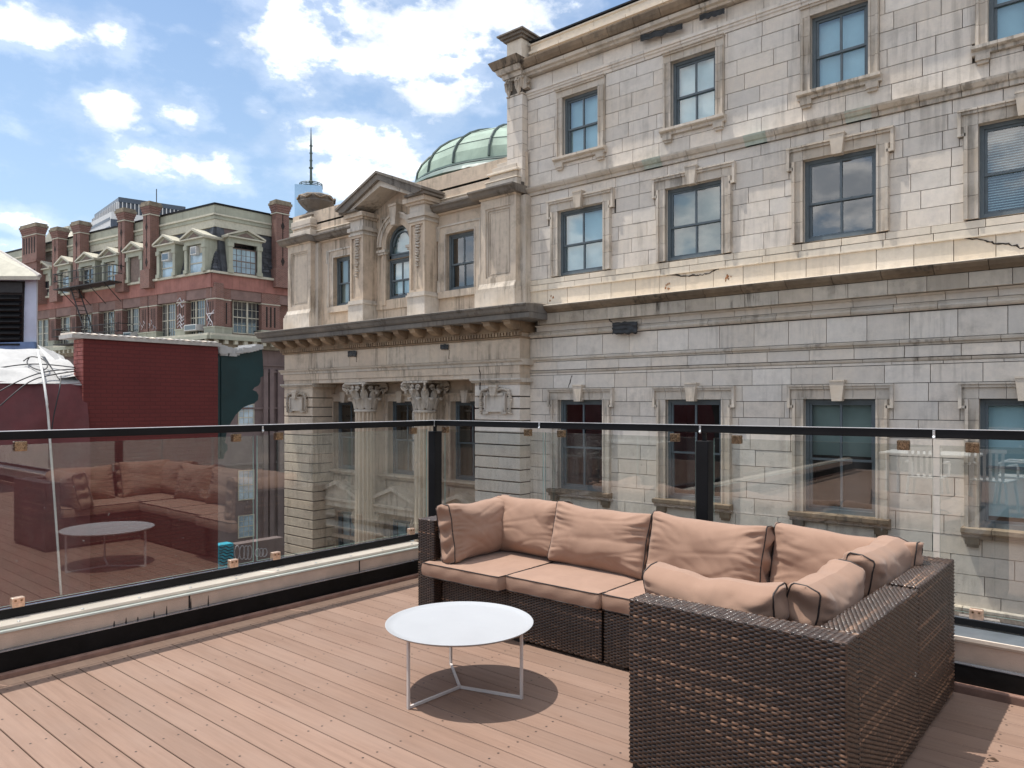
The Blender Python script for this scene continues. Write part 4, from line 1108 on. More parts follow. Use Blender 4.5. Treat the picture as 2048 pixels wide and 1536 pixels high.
# rusticated piers
for (a, b, sd) in ((PX0, PLi, 1), (PRi, PX1, 2)):
    m = MB(); m.box(a+.05, b-.05, YP+.06, YB+.1, GZ, 2.09); m.build('pier_core', M['mortar'], B)
    z = 1.925; i = 0
    while z > -5.5:
        z0, z1 = z-.295, z
        cuts = [a, b] if (i % 2 or sd == 1) else [a, (a+b)/2+.05, b]
        for k in range(len(cuts)-1):
            m = MB(); m.tone = random.gauss(.5, .12)
            c_ = .018
            x0, x1 = cuts[k]+(.0 if k == 0 else .003), cuts[k+1]-(.0 if k == len(cuts)-2 else .003)
            m.prism([(YP, z0+.042), (YP, z1-.008), (YP+.012, z1), (YB+.1, z1), (YB+.1, z0+.028), (YP+.014, z0+.030)], 'x', x0, x1)
            m.build('rusticated_stone', M['stone_warm'] if sd == 1 else M['stone'], B)
        z -= .295; i += 1
    m = MB(); m.tone = .6; m.prism([(YB, 1.99), (YP-.02, 1.99), (YP-.05, 2.02), (YP-.10, 2.05), (YP-.10, 2.09), (YB, 2.09)], 'x', a-.10, b+.10); m.build('pier_cap', M['stone_trim'], B)
    m = MB(); m.tone = .5; m.box(a, b, YP+.004, YB+.1, 1.93, 1.99); m.build('pier_neck', M['stone_warm'], B)
# cartouches on the piers
def cartouche(u0, u1, v0, v1):
    y = YP-.0; x0, x1 = XY(u0, y), XY(u1, y); um = (u0+u1)/2; z0, z1 = ZY(um, v1, y), ZY(um, v0, y)
    m = MB(); m.tone = .6; w, h = x1-x0, z1-z0
    m.box(x0+w*.2, x1-w*.2, y-.07, y+.02, z0+h*.12, z1-h*.28)
    o = m.build('cartouche', M['stone_trim'], B)
    m = MB(); m.tone = .7; e = .025
    X0, X1, Z0, Z1 = x0+w*.2, x1-w*.2, z0+h*.12, z1-h*.28
    for (a, b, c, d) in ((X0-e, X0+e, Z0-e, Z1+e), (X1-e, X1+e, Z0-e, Z1+e), (X0, X1, Z0-e, Z0+e), (X0, X1, Z1-e, Z1+e)): m.box(a, b, y-.10, y-.0, c, d)
    m.box(X0-.06, X0+.1, y-.09, y, Z0-.07, Z0-e); m.box(X1-.1, X1+.06, y-.09, y, Z0-.07, Z0-e)
    m.build('panel_frame', M['stone_trim'], o)
    m = MB(); m.tone = .5; rnd = random.Random(int(u0))
    path = [(x0+.05, z0+h*.05), (x0+.03, z0+h*.35), (x0+.04, z0+h*.65), (x0+.10, z0+h*.86), (x0+w*.3, z0+h*.93), (x0+w*.42, z0+h*.86)]
    for sgn in (0, 1):
        for i in range(len(path)-1):
            for k in range(4):
                t = k/4; px = path[i][0]*(1-t)+path[i+1][0]*t; pz_ = path[i][1]*(1-t)+path[i+1][1]*t
                if sgn: px = x0+x1-px
                r = .055*rnd.uniform(.7, 1.2); a = rnd.uniform(0, 3)
                m.tube([(px-r*math.cos(a), y-.03, pz_-r*math.sin(a)), (px, y-.09, pz_), (px+r*math.cos(a), y-.03, pz_+r*math.sin(a))], [.012, .035, .012], 6)
    m.build('garland', M['stone_trim'], o, smooth=True)
    m = MB(); xc = (x0+x1)/2; m.prism([(xc-.07, Z1-.03), (xc+.07, Z1-.03), (xc+.12, z1), (xc-.12, z1)], 'y', y-.17, y); m.tube([(xc-.13, y-.13, z1), (xc+.13, y-.13, z1)], .05, 8); m.build('scroll', M['stone_trim'], o)
cartouche(577, 616, 784, 825); cartouche(962, 1026, 774, 828)
# windows behind the columns
for i, x in enumerate(WC):
    w_ = sash_window(x, *pz, PW, YB+.2, 'dark', YB, reveal_mat='stone_warm', frame='winframe')
    architrave(w_, x-PW/2, x+PW/2, *pz, YB, ears=True, w=.2, mat='stone_warm', foot=False)
    window_sill(w_, x-PW/2-.28, x+PW/2+.28, pz[0], YB, h=.14, proj=.2, mat='stone_warm', brackets=False, over=.05)
    m = MB(); m.box(x-.85, x-.72, YB-.06, YB+.02, -1.3, -.78); m.box(x+.72, x+.85, YB-.06, YB+.02, -1.3, -.78); m.box(x-.66, x+.66, YB-.02, YB+.02, -1.25, -.82); m.build('apron_panel', M['stone_warm'], w_)
    # pedimented window below
    w2 = sash_window(x, -3.6, -1.95, 1.1, YB+.15, 'blue', YB, reveal_mat='stone_warm')
    ye = YB-.45
    m = MB(); m.tone = .7
    m.prism([(x-1.0, -1.50), (x+1.0, -1.50), (x+1.0, -1.42), (x, -1.02), (x-1.0, -1.42)], 'y', ye+.12, YB+.02)
    for sgn in (-1, 1):
        m.prism([(x+sgn*1.06, -1.43), (x+sgn*1.06, -1.34), (x, -.92), (x, -1.04)], 'y', ye, YB+.02)
    m.box(x-1.05, x+1.05, ye, YB, -1.55, -1.48); m.box(x-.95, x+.95, ye+.08, YB, -1.74, -1.551)
    m.prism([(x-1.06, -1.34), (x+1.06, -1.34), (x, -.91)], 'y', ye-.002, YB-.2) if False else None
    ped = m.build('window_pediment', M['stone_warm'], w2)
    for sgn in (-1, 1):
        m = MB(); scroll(m, x+sgn*.78, YB-.12, -2.5, .75, .16, out=.26); m.build('bracket', M['stone_warm'], ped)
        m = MB(); m.box(x+sgn*.78-.09, x+sgn*.78+.09, YB-.12, YB+.02, -4.6, -2.5); m.build('jamb', M['stone_warm'], ped)
    m = MB(); m.box(x-.75, x+.75, YB-.1, YB+.02, -2.78, -2.68); m.build('transom_course', M['stone_warm'], w2)
# fluted columns with leafy capitals
def column(x, y, r, zb, zt, zcap):
    m = MB(); m.tone = .5; nf = 14
    def rf(j):
        q = j % 6; return (1.0, .985, .82, .75, .82, .985)[q]
    m.lathe([(r*1.0, zb), (r*.99, (zb+zt)/2), (r*.955, zt-.02)], x, y, nf*6, rf=rf)
    c = m.build('column', M['stone_flute'], B)
    m = MB(); m.tone = .75
    m.lathe([(r*.93, zt-.02), (r*1.0, zt-.015), (r*1.05, zt+.01), (r*1.06, zt+.035), (r*1.0, zt+.06), (r*.93, zt+.065)], x, y, 40)
    m.build('astragal', M['stone_trim'], c, smooth=True)
    h = zcap-zt-.06; z0 = zt+.06
    m = MB(); m.tone = .4
    m.lathe([(r*.92, z0), (r*.93, z0+h*.5), (r*.96, z0+h*.75), (r*1.08, z0+h*.88)], x, y, 60, rf=lambda j: 1.0 if j % 2 else .965)
    bell = m.build('capital', M['stone_dark'], c)  # dark stone for soot, and for shade painted into the hollows between leaves
    def leaf(a, z, hl, w, out, dr):
        m = MB(); m.tone = .55; rnd = random.Random(int(a*100+z*10)); ca, sa = math.cos(a), math.sin(a)
        prof = [(0, 0), (.02, .30), (.05, .60), (out*.55, .88), (out*.95, 1.0), (out*1.18, .93), (out*1.15, .80)]
        wd = [.8, 1.0, 1.05, .95, .8, .55, .25]
        def f(s, q):
            i = min(len(prof)-2, int(q*(len(prof)-1))); t = q*(len(prof)-1)-i
            o_ = prof[i][0]*(1-t)+prof[i+1][0]*t; zz_ = prof[i][1]*(1-t)+prof[i+1][1]*t; ww = (wd[i]*(1-t)+wd[i+1]*t)*w
            u = (s-.5)*2; rip = .018*math.cos(u*PI*3)+.02*(1-u*u)
            edge = 1+.14*math.sin(q*17)
            rad = r*.96+o_+rip; tx = u*ww*.5*edge
            return (x+rad*ca-tx*sa, y+rad*sa+tx*ca, z+zz_*hl)
        m.grid(f, 8, 14); o = m.build('acanthus_leaf', M['stone_trim'], bell, smooth=True)
        sd = o.modifiers.new('thickness', 'SOLIDIFY'); sd.thickness = .02; sd.offset = 0
    # nearest leaf ranks: third level is the deepest allowed, so leaves join the bell as one carving each rank
    return c, bell, leaf
COLS = []
for x in (-17.36, -14.78):
    r = .315; y = 13.92
    c, bell, leaf = column(x, y, r, -6.5, 1.235, 2.09)
    z0 = 1.30
    LV = MB()
    def addleaf(a, z, hl, w, out):
        ca, sa = math.cos(a), math.sin(a); prof = [(0, 0), (.02, .30), (.05, .60), (out*.6, .88), (out*1.1, 1.0), (out*1.45, .93), (out*1.4, .76)]
        wd = [.8, 1.0, 1.08, .98, .82, .6, .3]
        def f(s, q, th=0):
            i = min(len(prof)-2, int(q*(len(prof)-1))); t = q*(len(prof)-1)-i
            o_ = prof[i][0]*(1-t)+prof[i+1][0]*t; zz_ = prof[i][1]*(1-t)+prof[i+1][1]*t; ww = (wd[i]*(1-t)+wd[i+1]*t)*w
            u = (s-.5)*2; rip = .016*math.cos(u*PI*3)+.02*(1-u*u); edge = 1+.16*math.sin(q*19)
            rad = r*.96+o_+rip-th; tx = u*ww*.5*edge
            return (x+rad*ca-tx*sa, y+rad*sa+tx*ca, z+zz_*hl)
        LV.tone = .35+.4*random.random()
        LV.grid(lambda s, q: f(s, q), 8, 12); LV.grid(lambda s, q: f(s, q, .03), 8, 12, flip=True)
    for k in range(8): addleaf(k*PI/4+PI/8, z0, .34, .20, .13)
    for k in range(8): addleaf(k*PI/4, z0+.05, .52, .19, .17)
    LV.build('acanthus_leaf', M['stone_trim'], c, smooth=True, kind='stuff')
    for k in range(4):
        a = PI/4+k*PI/2; m = MB(); m.tone = .5; pts = []
        for i in range(34):
            t = i/33; an = t*2.4*2*PI; rr = .135*(1-.85*t)
            rad = r*1.0+.23-rr*math.cos(an)*1.0; z = 1.93+rr*math.sin(an)
            pts.append((x+rad*math.cos(a), y+rad*math.sin(a), z))
        m.tube([(x+(r*.98)*math.cos(a), y+(r*.98)*math.sin(a), 1.62), (x+(r*1.12)*math.cos(a), y+(r*1.12)*math.sin(a), 1.85)]+pts, [.03, .035]+[.036*(1-.4*i/33) for i in range(34)], 6)
        m.build('volute', M['stone_trim'], c, smooth=True)
        for sg in (-1, 1):
            a2 = a+sg*.52; m = MB(); m.tone = .45; pts = []
            for i in range(22):
                t = i/21; an = t*1.8*2*PI; rr = .085*(1-.85*t)
                rad = r*1.0+.09; aa = a2+(-rr*math.cos(an))/rad*sg; z = 1.90+rr*math.sin(an)
                pts.append((x+rad*math.cos(aa), y+rad*math.sin(aa), z))
            m.tube(pts, .022, 5); m.build('small_volute', M['stone_trim'], c, smooth=True)
    m = MB(); m.tone = .6; ab_ = []
    for k in range(4):
        a = PI/4+k*PI/2; q = r*1.0+.30
        ab_.append((x+q*math.cos(a-.10), y+q*math.sin(a-.10))); ab_.append((x+q*math.cos(a+.10), y+q*math.sin(a+.10)))
        for t in (.25, .5, .75):
            aa = a+t*PI/2; rad = (r+.30)*.72/max(abs(math.cos(aa)), abs(math.sin(aa)))*(1-.22*math.sin(t*PI))
            ab_.append((x+rad*math.cos(aa), y+rad*math.sin(aa)))
    m.prism(ab_, 'z', 2.03, 2.085); m.build('abacus', M['stone_trim'], c)
# entablature
def run(nm, prof, a, b, pitch, mat, seed, tone=(.35, .7)): cornice_run(nm, prof, a, b, pitch, mat, seed, tone=tone)
y0 = YP
m = MB(); m.box(PX0, PX1, YP+.02, YB+.4, 2.1, 3.4); m.build('entablature_core', M['stone_warm'], B)
run('architrave_stone', [(YB, 2.095), (y0-.0, 2.095), (y0-.0, 2.205), (YB, 2.205)], PX0, PX1, 1.9, 'stone_warm', 41)
run('architrave_stone', [(YB, 2.21), (y0-.025, 2.21), (y0-.03, 2.40), (YB, 2.40)], PX0-.02, PX1+.02, 1.9, 'stone_warm', 42)
run('architrave_moulding', [(YB, 2.405), (y0-.05, 2.405), (y0-.06, 2.47), (y0-.12, 2.50), (y0-.15, 2.545), (YB, 2.56)], PX0-.14, PX1+.14, 2.1, 'stone_trim', 43)
run('frieze_stone', [(YB, 2.565), (y0-.0, 2.565), (y0-.0, 3.05), (YB, 3.05)], PX0, PX1, 1.75, 'stone_warm', 44, tone=(.5, .85))
m = MB(); m.box(PX0-.05, PX1+.05, y0-.05, YB, 3.055, 3.09); m.build('bed_moulding', M['stone_rust'], B)
x = PX0-.06
eggs = MB()
while x < PX1+.06:
    eggs.tone = random.random(); eggs.box(x, x+.055, y0-.12, y0, 3.10, 3.19); x += .098
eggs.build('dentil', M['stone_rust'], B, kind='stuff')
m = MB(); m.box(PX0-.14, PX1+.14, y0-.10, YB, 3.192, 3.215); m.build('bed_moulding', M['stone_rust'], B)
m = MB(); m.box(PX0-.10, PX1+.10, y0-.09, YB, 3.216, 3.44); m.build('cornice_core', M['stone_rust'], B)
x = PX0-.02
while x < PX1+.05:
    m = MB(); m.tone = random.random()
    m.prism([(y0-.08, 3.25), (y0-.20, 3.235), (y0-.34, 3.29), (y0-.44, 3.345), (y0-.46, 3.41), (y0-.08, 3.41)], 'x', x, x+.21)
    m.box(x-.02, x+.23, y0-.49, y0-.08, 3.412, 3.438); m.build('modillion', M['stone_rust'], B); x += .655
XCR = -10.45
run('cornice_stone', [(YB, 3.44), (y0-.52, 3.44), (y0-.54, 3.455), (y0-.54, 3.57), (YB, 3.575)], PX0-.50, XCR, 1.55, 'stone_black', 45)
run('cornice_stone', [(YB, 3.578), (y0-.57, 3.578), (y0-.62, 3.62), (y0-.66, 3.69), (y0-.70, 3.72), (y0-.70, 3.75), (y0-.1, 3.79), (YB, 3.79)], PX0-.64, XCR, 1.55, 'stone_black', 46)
run('ledge_bounce_stone', [(YB, 3.792), (y0-.1, 3.792), (y0-.71, 3.752), (y0-.71, 3.764), (y0-.1, 3.812), (YB, 3.812)], PX0-.64, XCR, 1.55, 'stone_trim', 47)  # pale cap added on the cornice top for bounce and a bright line
# attic storey
YA = 13.92
AW = [-18.32, -15.86, -13.42]; aw = 1.04; az_ = (4.46, 5.97)
hA = [(AW[0]-aw/2, AW[0]+aw/2, *az_), (AW[2]-aw/2, AW[2]+aw/2, *az_), (AW[1]-.51, AW[1]+.51, 4.46, 6.62)]
backing(PX0, PX1, 3.8, 7.6, YA+.0, hA, 'attic_wall', 'stone_warm')
for xx in (AW[0], AW[2]):
    w_ = sash_window(xx, *az_, aw, YA+.13, 'green' if xx == AW[0] else 'dark', YA, reveal_mat='stone_warm')
    a, b, c, d = xx-aw/2, xx+aw/2, *az_
    m = MB(); m.tone = .6
    framebox(m, a, b, c, d, .20, YA-.06, YA+.01); m.build('architrave', M['stone_warm'], w_)
    m = MB(); m.tone = .7; framebox(m, a-.20, b+.20, c+.2, d+.20, .045, YA-.09, YA+.01)
    m.box(a-.32, a-.10, YA-.085, YA, d+.19, d+.245); m.box(b+.10, b+.32, YA-.085, YA, d+.19, d+.245)
    m.box(a-.32, a-.27, YA-.09, YA, d-.15, d+.24); m.box(b+.27, b+.32, YA-.09, YA, d-.15, d+.24); m.build('architrave_moulding', M['stone_trim'], w_)
    m = MB(); framebox(m, a, b, c, d, .035, YA-.075, YA-.06, tone=.7); m.build('inner_moulding', M['stone_trim'], w_)
    m = MB(); m.tone = .6; m.box(a-.26, b+.26, YA-.10, YA, c-.18, c-.0); m.build('sill_stone', M['stone_warm'], w_)
    for s_ in (-1, 1):
        m = MB(); xe = (a-.22) if s_ < 0 else (b+.22); m.prism([(xe-.06, c-.02), (xe+.06, c-.02), (xe+.045, c+.3), (xe-.045, c+.3)], 'y', YA-.11, YA); m.build('jamb_foot', M['stone_trim'], w_)
# arched window
xa = AW[1]; hw = .51; zsp = 5.98
w_ = sash_window(xa, 4.46, 5.60, 2*hw, YA+.14, 'halfwhite', YA, reveal_mat='stone_warm')
N = 20
def arc(r, n=N, c=zsp): return [(xa+r*math.cos(PI-PI*i/n), c+r*math.sin(PI-PI*i/n)*1.1) for i in range(n+1)]
def archband(name, r0, r1, y0_, y1_, mat, tone=.6, zb=None, parent=None):
    m = MB(); m.tone = tone; A, C = arc(r0), arc(r1)
    if zb is not None: A = [(xa-r0, zb)]+A+[(xa+r0, zb)]; C = [(xa-r1, zb)]+C+[(xa+r1, zb)]
    for i in range(len(A)-1):
        a, b, c, d = A[i], A[i+1], C[i+1], C[i]
        m._add([(a[0], y0_, a[1]), (b[0], y0_, b[1]), (c[0], y0_, c[1]), (d[0], y0_, d[1]), (a[0], y1_, a[1]), (b[0], y1_, b[1]), (c[0], y1_, c[1]), (d[0], y1_, d[1])],
               [(0,1,2,3), (7,6,5,4), (0,4,5,1), (2,6,7,3), (1,5,6,2), (3,7,4,0)])
    return m.build(name, M[mat], parent or w_)
archband('arch_reveal', hw, hw+.03, YA-.01, YA+.22, 'stone_warm', zb=5.6)
archband('arch_moulding', hw+.0, hw+.16, YA-.07, YA+.005, 'stone_warm', zb=4.3, tone=.55)
archband('arch_moulding', hw+.16, hw+.26, YA-.10, YA+.005, 'stone_trim', tone=.65)
archband('arch_moulding', hw+.26, hw+.31, YA-.14, YA+.005, 'stone_trim', tone=.8)
archband('arch_frame', hw-.07, hw+.01, YA+.09, YA+.19, 'winframe', zb=5.6)
archband('arch_frame', hw-.17, hw-.13, YA+.11, YA+.19, 'winframe')
m = MB(); m.box(xa-hw, xa+hw, YA+.09, YA+.2, 5.60, 5.72); m.box(xa-hw, xa+hw, YA+.07, YA+.2, 5.722, 5.76); m.build('transom', M['winframe'], w_)
m = MB(); pts = arc(hw-.05); m.poly([(p[0], YA+.15, p[1]) for p in [(xa-hw+.05, 5.76)]+pts+[(xa+hw-.05, 5.76)]][::-1]); m.build('pane', M['winglass'], w_)
m = MB(); m.box(xa-hw-.05, xa+hw+.05, YA+.26, YA+.28, 5.5, 6.65); m.build('blind', M['blind_white'], w_)
# wall fill round the arch
m = MB(); A = arc(hw)
zt = 6.62
for i in range(N):
    a, b = A[i], A[i+1]
    m.quad((a[0], YA, a[1]), (b[0], YA, b[1]), (b[0], YA, zt), (a[0], YA, zt))
m.build('spandrel', M['stone_warm'], B)
m = MB(); m.prism([(xa-.09, 6.50), (xa+.09, 6.50), (xa+.15, 7.02), (xa-.15, 7.02)], 'y', YA-.24, YA); m.box(xa-.17, xa+.17, YA-.27, YA, 7.02, 7.08); m.build('keystone', M['stone_trim'], w_)
for s_ in (-1, 1):
    m = MB(); m.tone = .8; x_ = xa+s_*(hw+.12); m.box(x_-.2, x_+.2, YA-.15, YA, zsp-.17, zsp-.10); m.box(x_-.17, x_+.17, YA-.11, YA, zsp-.23, zsp-.172); m.build('impost', M['stone_trim'], w_)
    m = MB(); x_ = xa+s_*.62; m.box(x_-.14, x_+.14, YA-.05, YA+.003, 6.78, 6.84); m.box(x_-.14 if s_ < 0 else x_+.08, x_-.08 if s_ < 0 else x_+.14, YA-.05, YA, 6.55, 6.78); m.build('fret_panel', M['stone_trim'], w_)
m = MB(); m.tone = .5; m.box(xa-1.0, xa+1.0, YA-.04, YA, 4.18, 4.44); m.build('sill_stone', M['stone_warm'], w_)
# pilasters carrying the pediment
for s_ in (-1, 1):
    xc = xa+s_*1.28; yq = 13.42; hw_ = .30
    m = MB(); m.tone = .5; m.box(xc-hw_, xc+hw_, yq+.05, YA+.1, 4.35, 6.33)
    for (a, b, c, d) in ((xc-hw_, xc-hw_+.07, 4.45, 6.33), (xc+hw_-.07, xc+hw_, 4.45, 6.33), (xc-hw_+.07, xc+hw_-.07, 6.26, 6.33), (xc-hw_+.07, xc+hw_-.07, 4.45, 4.52)): m.box(a, b, yq, yq+.052, c, d)
    p = m.build('pilaster', M['stone_warm'], B)
    m = MB(); m.tone = .6; m.box(xc-.34, xc+.34, yq-.04, YA+.1, 3.8, 4.33); m.box(xc-.37, xc+.37, yq-.07, YA+.1, 4.33, 4.38); m.box(xc-.34, xc+.34, yq-.04, YA+.1, 4.38, 4.45); m.build('base', M['stone_trim'], p)
    m = MB(); m.tone = .6; m.box(xc-.33, xc+.33, yq-.03, YA+.1, 6.33, 6.38); m.box(xc-.30, xc+.30, yq, YA+.1, 6.38, 6.45); m.box(xc-.36, xc+.36, yq-.06, YA+.1, 6.45, 6.56); m.box(xc-.29, xc+.29, yq+.01, YA+.1, 6.56, 6.78); m.build('capital', M['stone_trim'], p)
    m = MB(); m.tone = .6; m.box(xc-.36, xc+.36, yq-.07, YA+.1, 6.78, 6.84); m.box(xc-.42, xc+.42, yq-.14, YA+.1, 6.84, 6.96); m.build('entablature_block', M['stone_warm'], p)
    rnd = random.Random(4); m = MB(); m.tone = .6
    for k in range(15):
        z = 6.20-k*.075; w__ = .11*(1-.035*k)
        for q in range(2):
            a = rnd.uniform(0, 3); m.tube([(xc-w__*math.cos(a), yq+.03, z-w__*.5*math.sin(a)), (xc, yq-.03, z), (xc+w__*math.cos(a), yq+.03, z+w__*.5*math.sin(a))], [.012, .028, .012], 5)
    m.build('carved_drop', M['stone_trim'], p, smooth=True)
# pediment with open underside
py = 13.12; ap = 7.84; ev = 7.02; hwp = 1.78
m = MB(); m.tone = .5
for s_ in (-1, 1):
    m.prism([(xa+s_*hwp, ev), (xa+s_*hwp, ev+.07), (xa, ap), (xa, ap-.20), (xa+s_*(hwp-.28), ev-.04)], 'y', py+.0, YA+.6)
    m.prism([(xa+s_*(hwp+.05), ev+.03), (xa+s_*(hwp+.05), ev+.10), (xa, ap+.035), (xa, ap-.03)], 'y', py-.05, YA+.6)
ped = m.build('pediment', M['stone_black'], B)
m = MB(); m.tone = .6
for s_ in (-1, 1):
    m.prism([(xa+s_*(hwp-.22), ev-.03), (xa+s_*(hwp-.42), ev-.05), (xa, ap-.36), (xa, ap-.205)], 'y', py+.10, YA+.1)
m.build('raking_moulding', M['stone_trim'], ped)
m = MB(); m.tone = .6
m.poly([(xa-hwp+.4, YA-.02, 6.6), (xa+hwp-.4, YA-.02, 6.6), (xa+hwp-.4, YA-.02, ev-.02), (xa, YA-.02, ap-.25), (xa-hwp+.4, YA-.02, ev-.02)])
# keep the arch clear: tympanum above the window head only
m = MB(); m.tone = .6
m.poly([(xa-1.0, YA-.004, 7.05), (xa+1.0, YA-.004, 7.05), (xa+1.0, YA-.004, 7.25), (xa, YA-.004, ap-.22), (xa-1.0, YA-.004, 7.25)]); m.build('tympanum', M['stone_warm'], ped)
m = MB()
m.quad((xa-hwp+.1, py+.1, ev-.0), (xa-1.0, py+.1, ev-.0), (xa-1.0, YA+.1, ev-.0), (xa-hwp+.1, YA+.1, ev-.0)); m.quad((xa+1.0, py+.1, ev), (xa+hwp-.1, py+.1, ev), (xa+hwp-.1, YA+.1, ev), (xa+1.0, YA+.1, ev)); m.build('eaves_soffit', M['stone_warm'], ped)
m = MB()
for s_ in (-1, 1):
    xc = xa+s_*1.42; m.box(xc-.38, xc+.38, py+.06, YA+.1, 6.965, ev+.0)
m.build('eaves_block', M['stone_black'], ped)
# attic piers with sunk panels
for (a, b, lab) in ((-20.93, -19.68, 0), (-12.45, -11.31, 1)):
    m = MB(); m.tone = .6; yq = YP+.02
    e = .20
    m.box(a, b, yq+.06, YA+.4, 4.45, 6.52)
    for (x0, x1, c, d) in ((a, a+e*.8, 4.45, 6.52), (b-e*.8, b, 4.45, 6.52), (a+e*.8, b-e*.8, 6.30, 6.52), (a+e*.8, b-e*.8, 4.45, 4.58)): m.box(x0, x1, yq, yq+.062, c, d)
    p = m.build('attic_pier', M['stone_warm'], B)
    m = MB(); m.tone = .5
    X0, X1 = a+e*.8, b-e*.8
    for (x0, x1, c, d) in ((X0, X0+.05, 4.58, 6.30), (X1-.05, X1, 4.58, 6.30), (X0+.05, X1-.05, 6.25, 6.30), (X0+.05, X1-.05, 4.58, 4.63)): m.box(x0, x1, yq+.03, yq+.061, c, d)
    for (x0, x1, c, d) in ((X0+.09, X0+.11, 4.67, 6.21), (X1-.11, X1-.09, 4.67, 6.21), (X0+.11, X1-.11, 6.19, 6.21), (X0+.11, X1-.11, 4.67, 4.69)): m.box(x0, x1, yq+.048, yq+.061, c, d)
    m.build('panel_moulding', M['stone_trim'], p)
    m = MB(); m.tone = .8; m.box(a-.14, b+.03, yq-.08, YA+.4, 3.8, 4.24); m.box(a-.11, b+.02, yq-.06, YA+.4, 4.24, 4.32)
    m.prism([(YA+.4, 4.32), (yq-.06, 4.32), (yq-.02, 4.40), (yq-.0, 4.45), (YA+.4, 4.45)], 'x', a-.05, b); m.build('plinth', M['stone_trim'], p)
    m = MB(); m.tone = .3; m.box(b, b+.17, yq+.16, YA+.3, 3.8, 6.52); m.build('side_pilaster', M['stone_trim'], p)
# attic entablature, parapet and pier tops
for (a, b, y_) in ((PX0+.1, -20.95, YP), (-20.95, -19.66, YP), (-19.66, xa-1.60, YA-.06), (xa+1.60, -12.47, YA-.06), (-12.47, -11.29, YP)):
    if b-a < .2: continue
    m = MB(); m.tone = .55
    m.prism([(YA+.4, 6.525), (y_-.0, 6.525), (y_-.03, 6.56), (YA+.4, 6.56)], 'x', a, b); m.build('attic_frieze_band', M['stone_warm'], B)
    m = MB(); m.tone = .5; o_ = .2 if y_ == YP else 0
    m.prism([(YA+.4, 6.562), (y_-.10, 6.562), (y_-.16, 6.60), (y_-.20, 6.66), (y_-.26, 6.70), (y_-.26, 6.74), (YA+.4, 6.76)], 'x', a-o_, b+(.10 if y_ == YP else 0)); m.build('attic_cornice_stone', M['stone_black'], B)
for (a, b) in ((-19.9, xa-1.3), (xa+1.3, -12.3)):
    m = MB(); m.tone = .5; m.box(a, b, YA-.02, YA+.4, 6.762, 6.92); m.build('parapet_stone', M['stone_trim'], B)
    m = MB(); m.tone = .9; m.prism([(YA+.4, 6.922), (YA-.06, 6.922), (YA-.06, 6.945), (YA+.0, 6.97), (YA+.4, 7.0)], 'x', a, b); m.build('parapet_cap', M['stone_cream'], B)
    m = MB(); m.tone = .3; m.box(a, b, YA+.05, YA+.4, 6.97, 7.16); m.box(a, b, YA-.0, YA+.42, 7.162, 7.22); m.build('parapet_upper', M['stone_dark'], B)
def stepped(a, b, yq, stp):
    p = None
    for (o_, z0, z1, mt, tn) in stp:
        m = MB(); m.tone = tn; m.box(a-o_, b+o_, yq-o_, YA+.55+o_, z0, z1); p = m.build('pier_top_stone', M[mt], B, bevel=.012)
    return p
stepped(-20.85, -19.75, YP+.05, ((.0, 6.762, 6.97, 'stone_trim', .8), (-.08, 6.972, 7.08, 'stone_trim', .4), (-.03, 7.082, 7.15, 'stone_trim', 1.0), (-.02, 7.152, 7.32, 'stone_trim', .5), (-.10, 7.322, 7.40, 'stone_cream', .8), (-.20, 7.402, 7.52, 'stone_dark', .6), (-.30, 7.522, 7.62, 'stone_dark', .4)))
stepped(-12.32, -11.30, YP+.05, ((.0, 6.762, 6.95, 'stone_trim', .7), (.02, 6.952, 6.98, 'stone_cream', .9), (-.07, 6.982, 7.14, 'stone_trim', .3), (-.02, 7.142, 7.20, 'stone_cream', 1.0), (-.12, 7.202, 7.34, 'stone_trim', .6), (-.20, 7.342, 7.46, 'stone_trim', .8), (-.30, 7.462, 7.56, 'stone_dark', .5)))
m = MB(); m.tone = .5; m.prism([(-11.75, 3.8), (-11.25, 3.8), (-11.25, 6.85), (-11.75, 6.85)], 'y', YW-.12, YW+.3); m.build('corner_pier', M['stone_trim'], B)
# urn on the left pier
ux, uy = -20.28, 14.25
m = MB(); m.tone = .5; R_ = 0.56
m.lathe([(.34, 7.58), (.34, 7.63), (.27, 7.68), (.30, 7.72), (.40, 7.80), (.52, 7.90), (.60, 7.98), (.57, 8.02), (.60, 8.08), (.58, 8.17), (.50, 8.22), (.40, 8.19)], ux, uy, 8, a0=PI/8)
u = m.build('urn', M['stone_black'], B, bevel=.012)
m = MB(); m.tone = .8
for k in range(8):
    a = k*PI/4+PI/8; c_, s_ = math.cos(a), math.sin(a)
    m.tube([(ux+c_*.57-s_*.2, uy+s_*.57+c_*.2, 8.13), (ux+c_*.60, uy+s_*.60, 8.04), (ux+c_*.57+s_*.2, uy+s_*.57-c_*.2, 8.13)], .03, 5)
m.build('urn_garland', M['stone_dark'], u, smooth=True)
m = MB(); m.tone = .4; m.lathe([(.10, 7.28), (.22, 7.35), (.30, 7.46), (.20, 7.60), (.28, 7.74), (.22, 7.86), (.14, 7.9)], -11.98, 14.55, 12); m.build('carved_finial', M['stone_rust'], B, smooth=True)
# patches and anchors on the frieze
tarp(697, 714, 702, 713, YP-.01, 5); tarp(882, 898, 689, 699, YP-.01, 6)
crack([(713, 713), (713, 724)], YP-.003, .012); crack([(898, 700), (898, 718)], YP-.003, .01); crack([(958, 733), (961, 755), (960, 780)], YP-.03, .014)

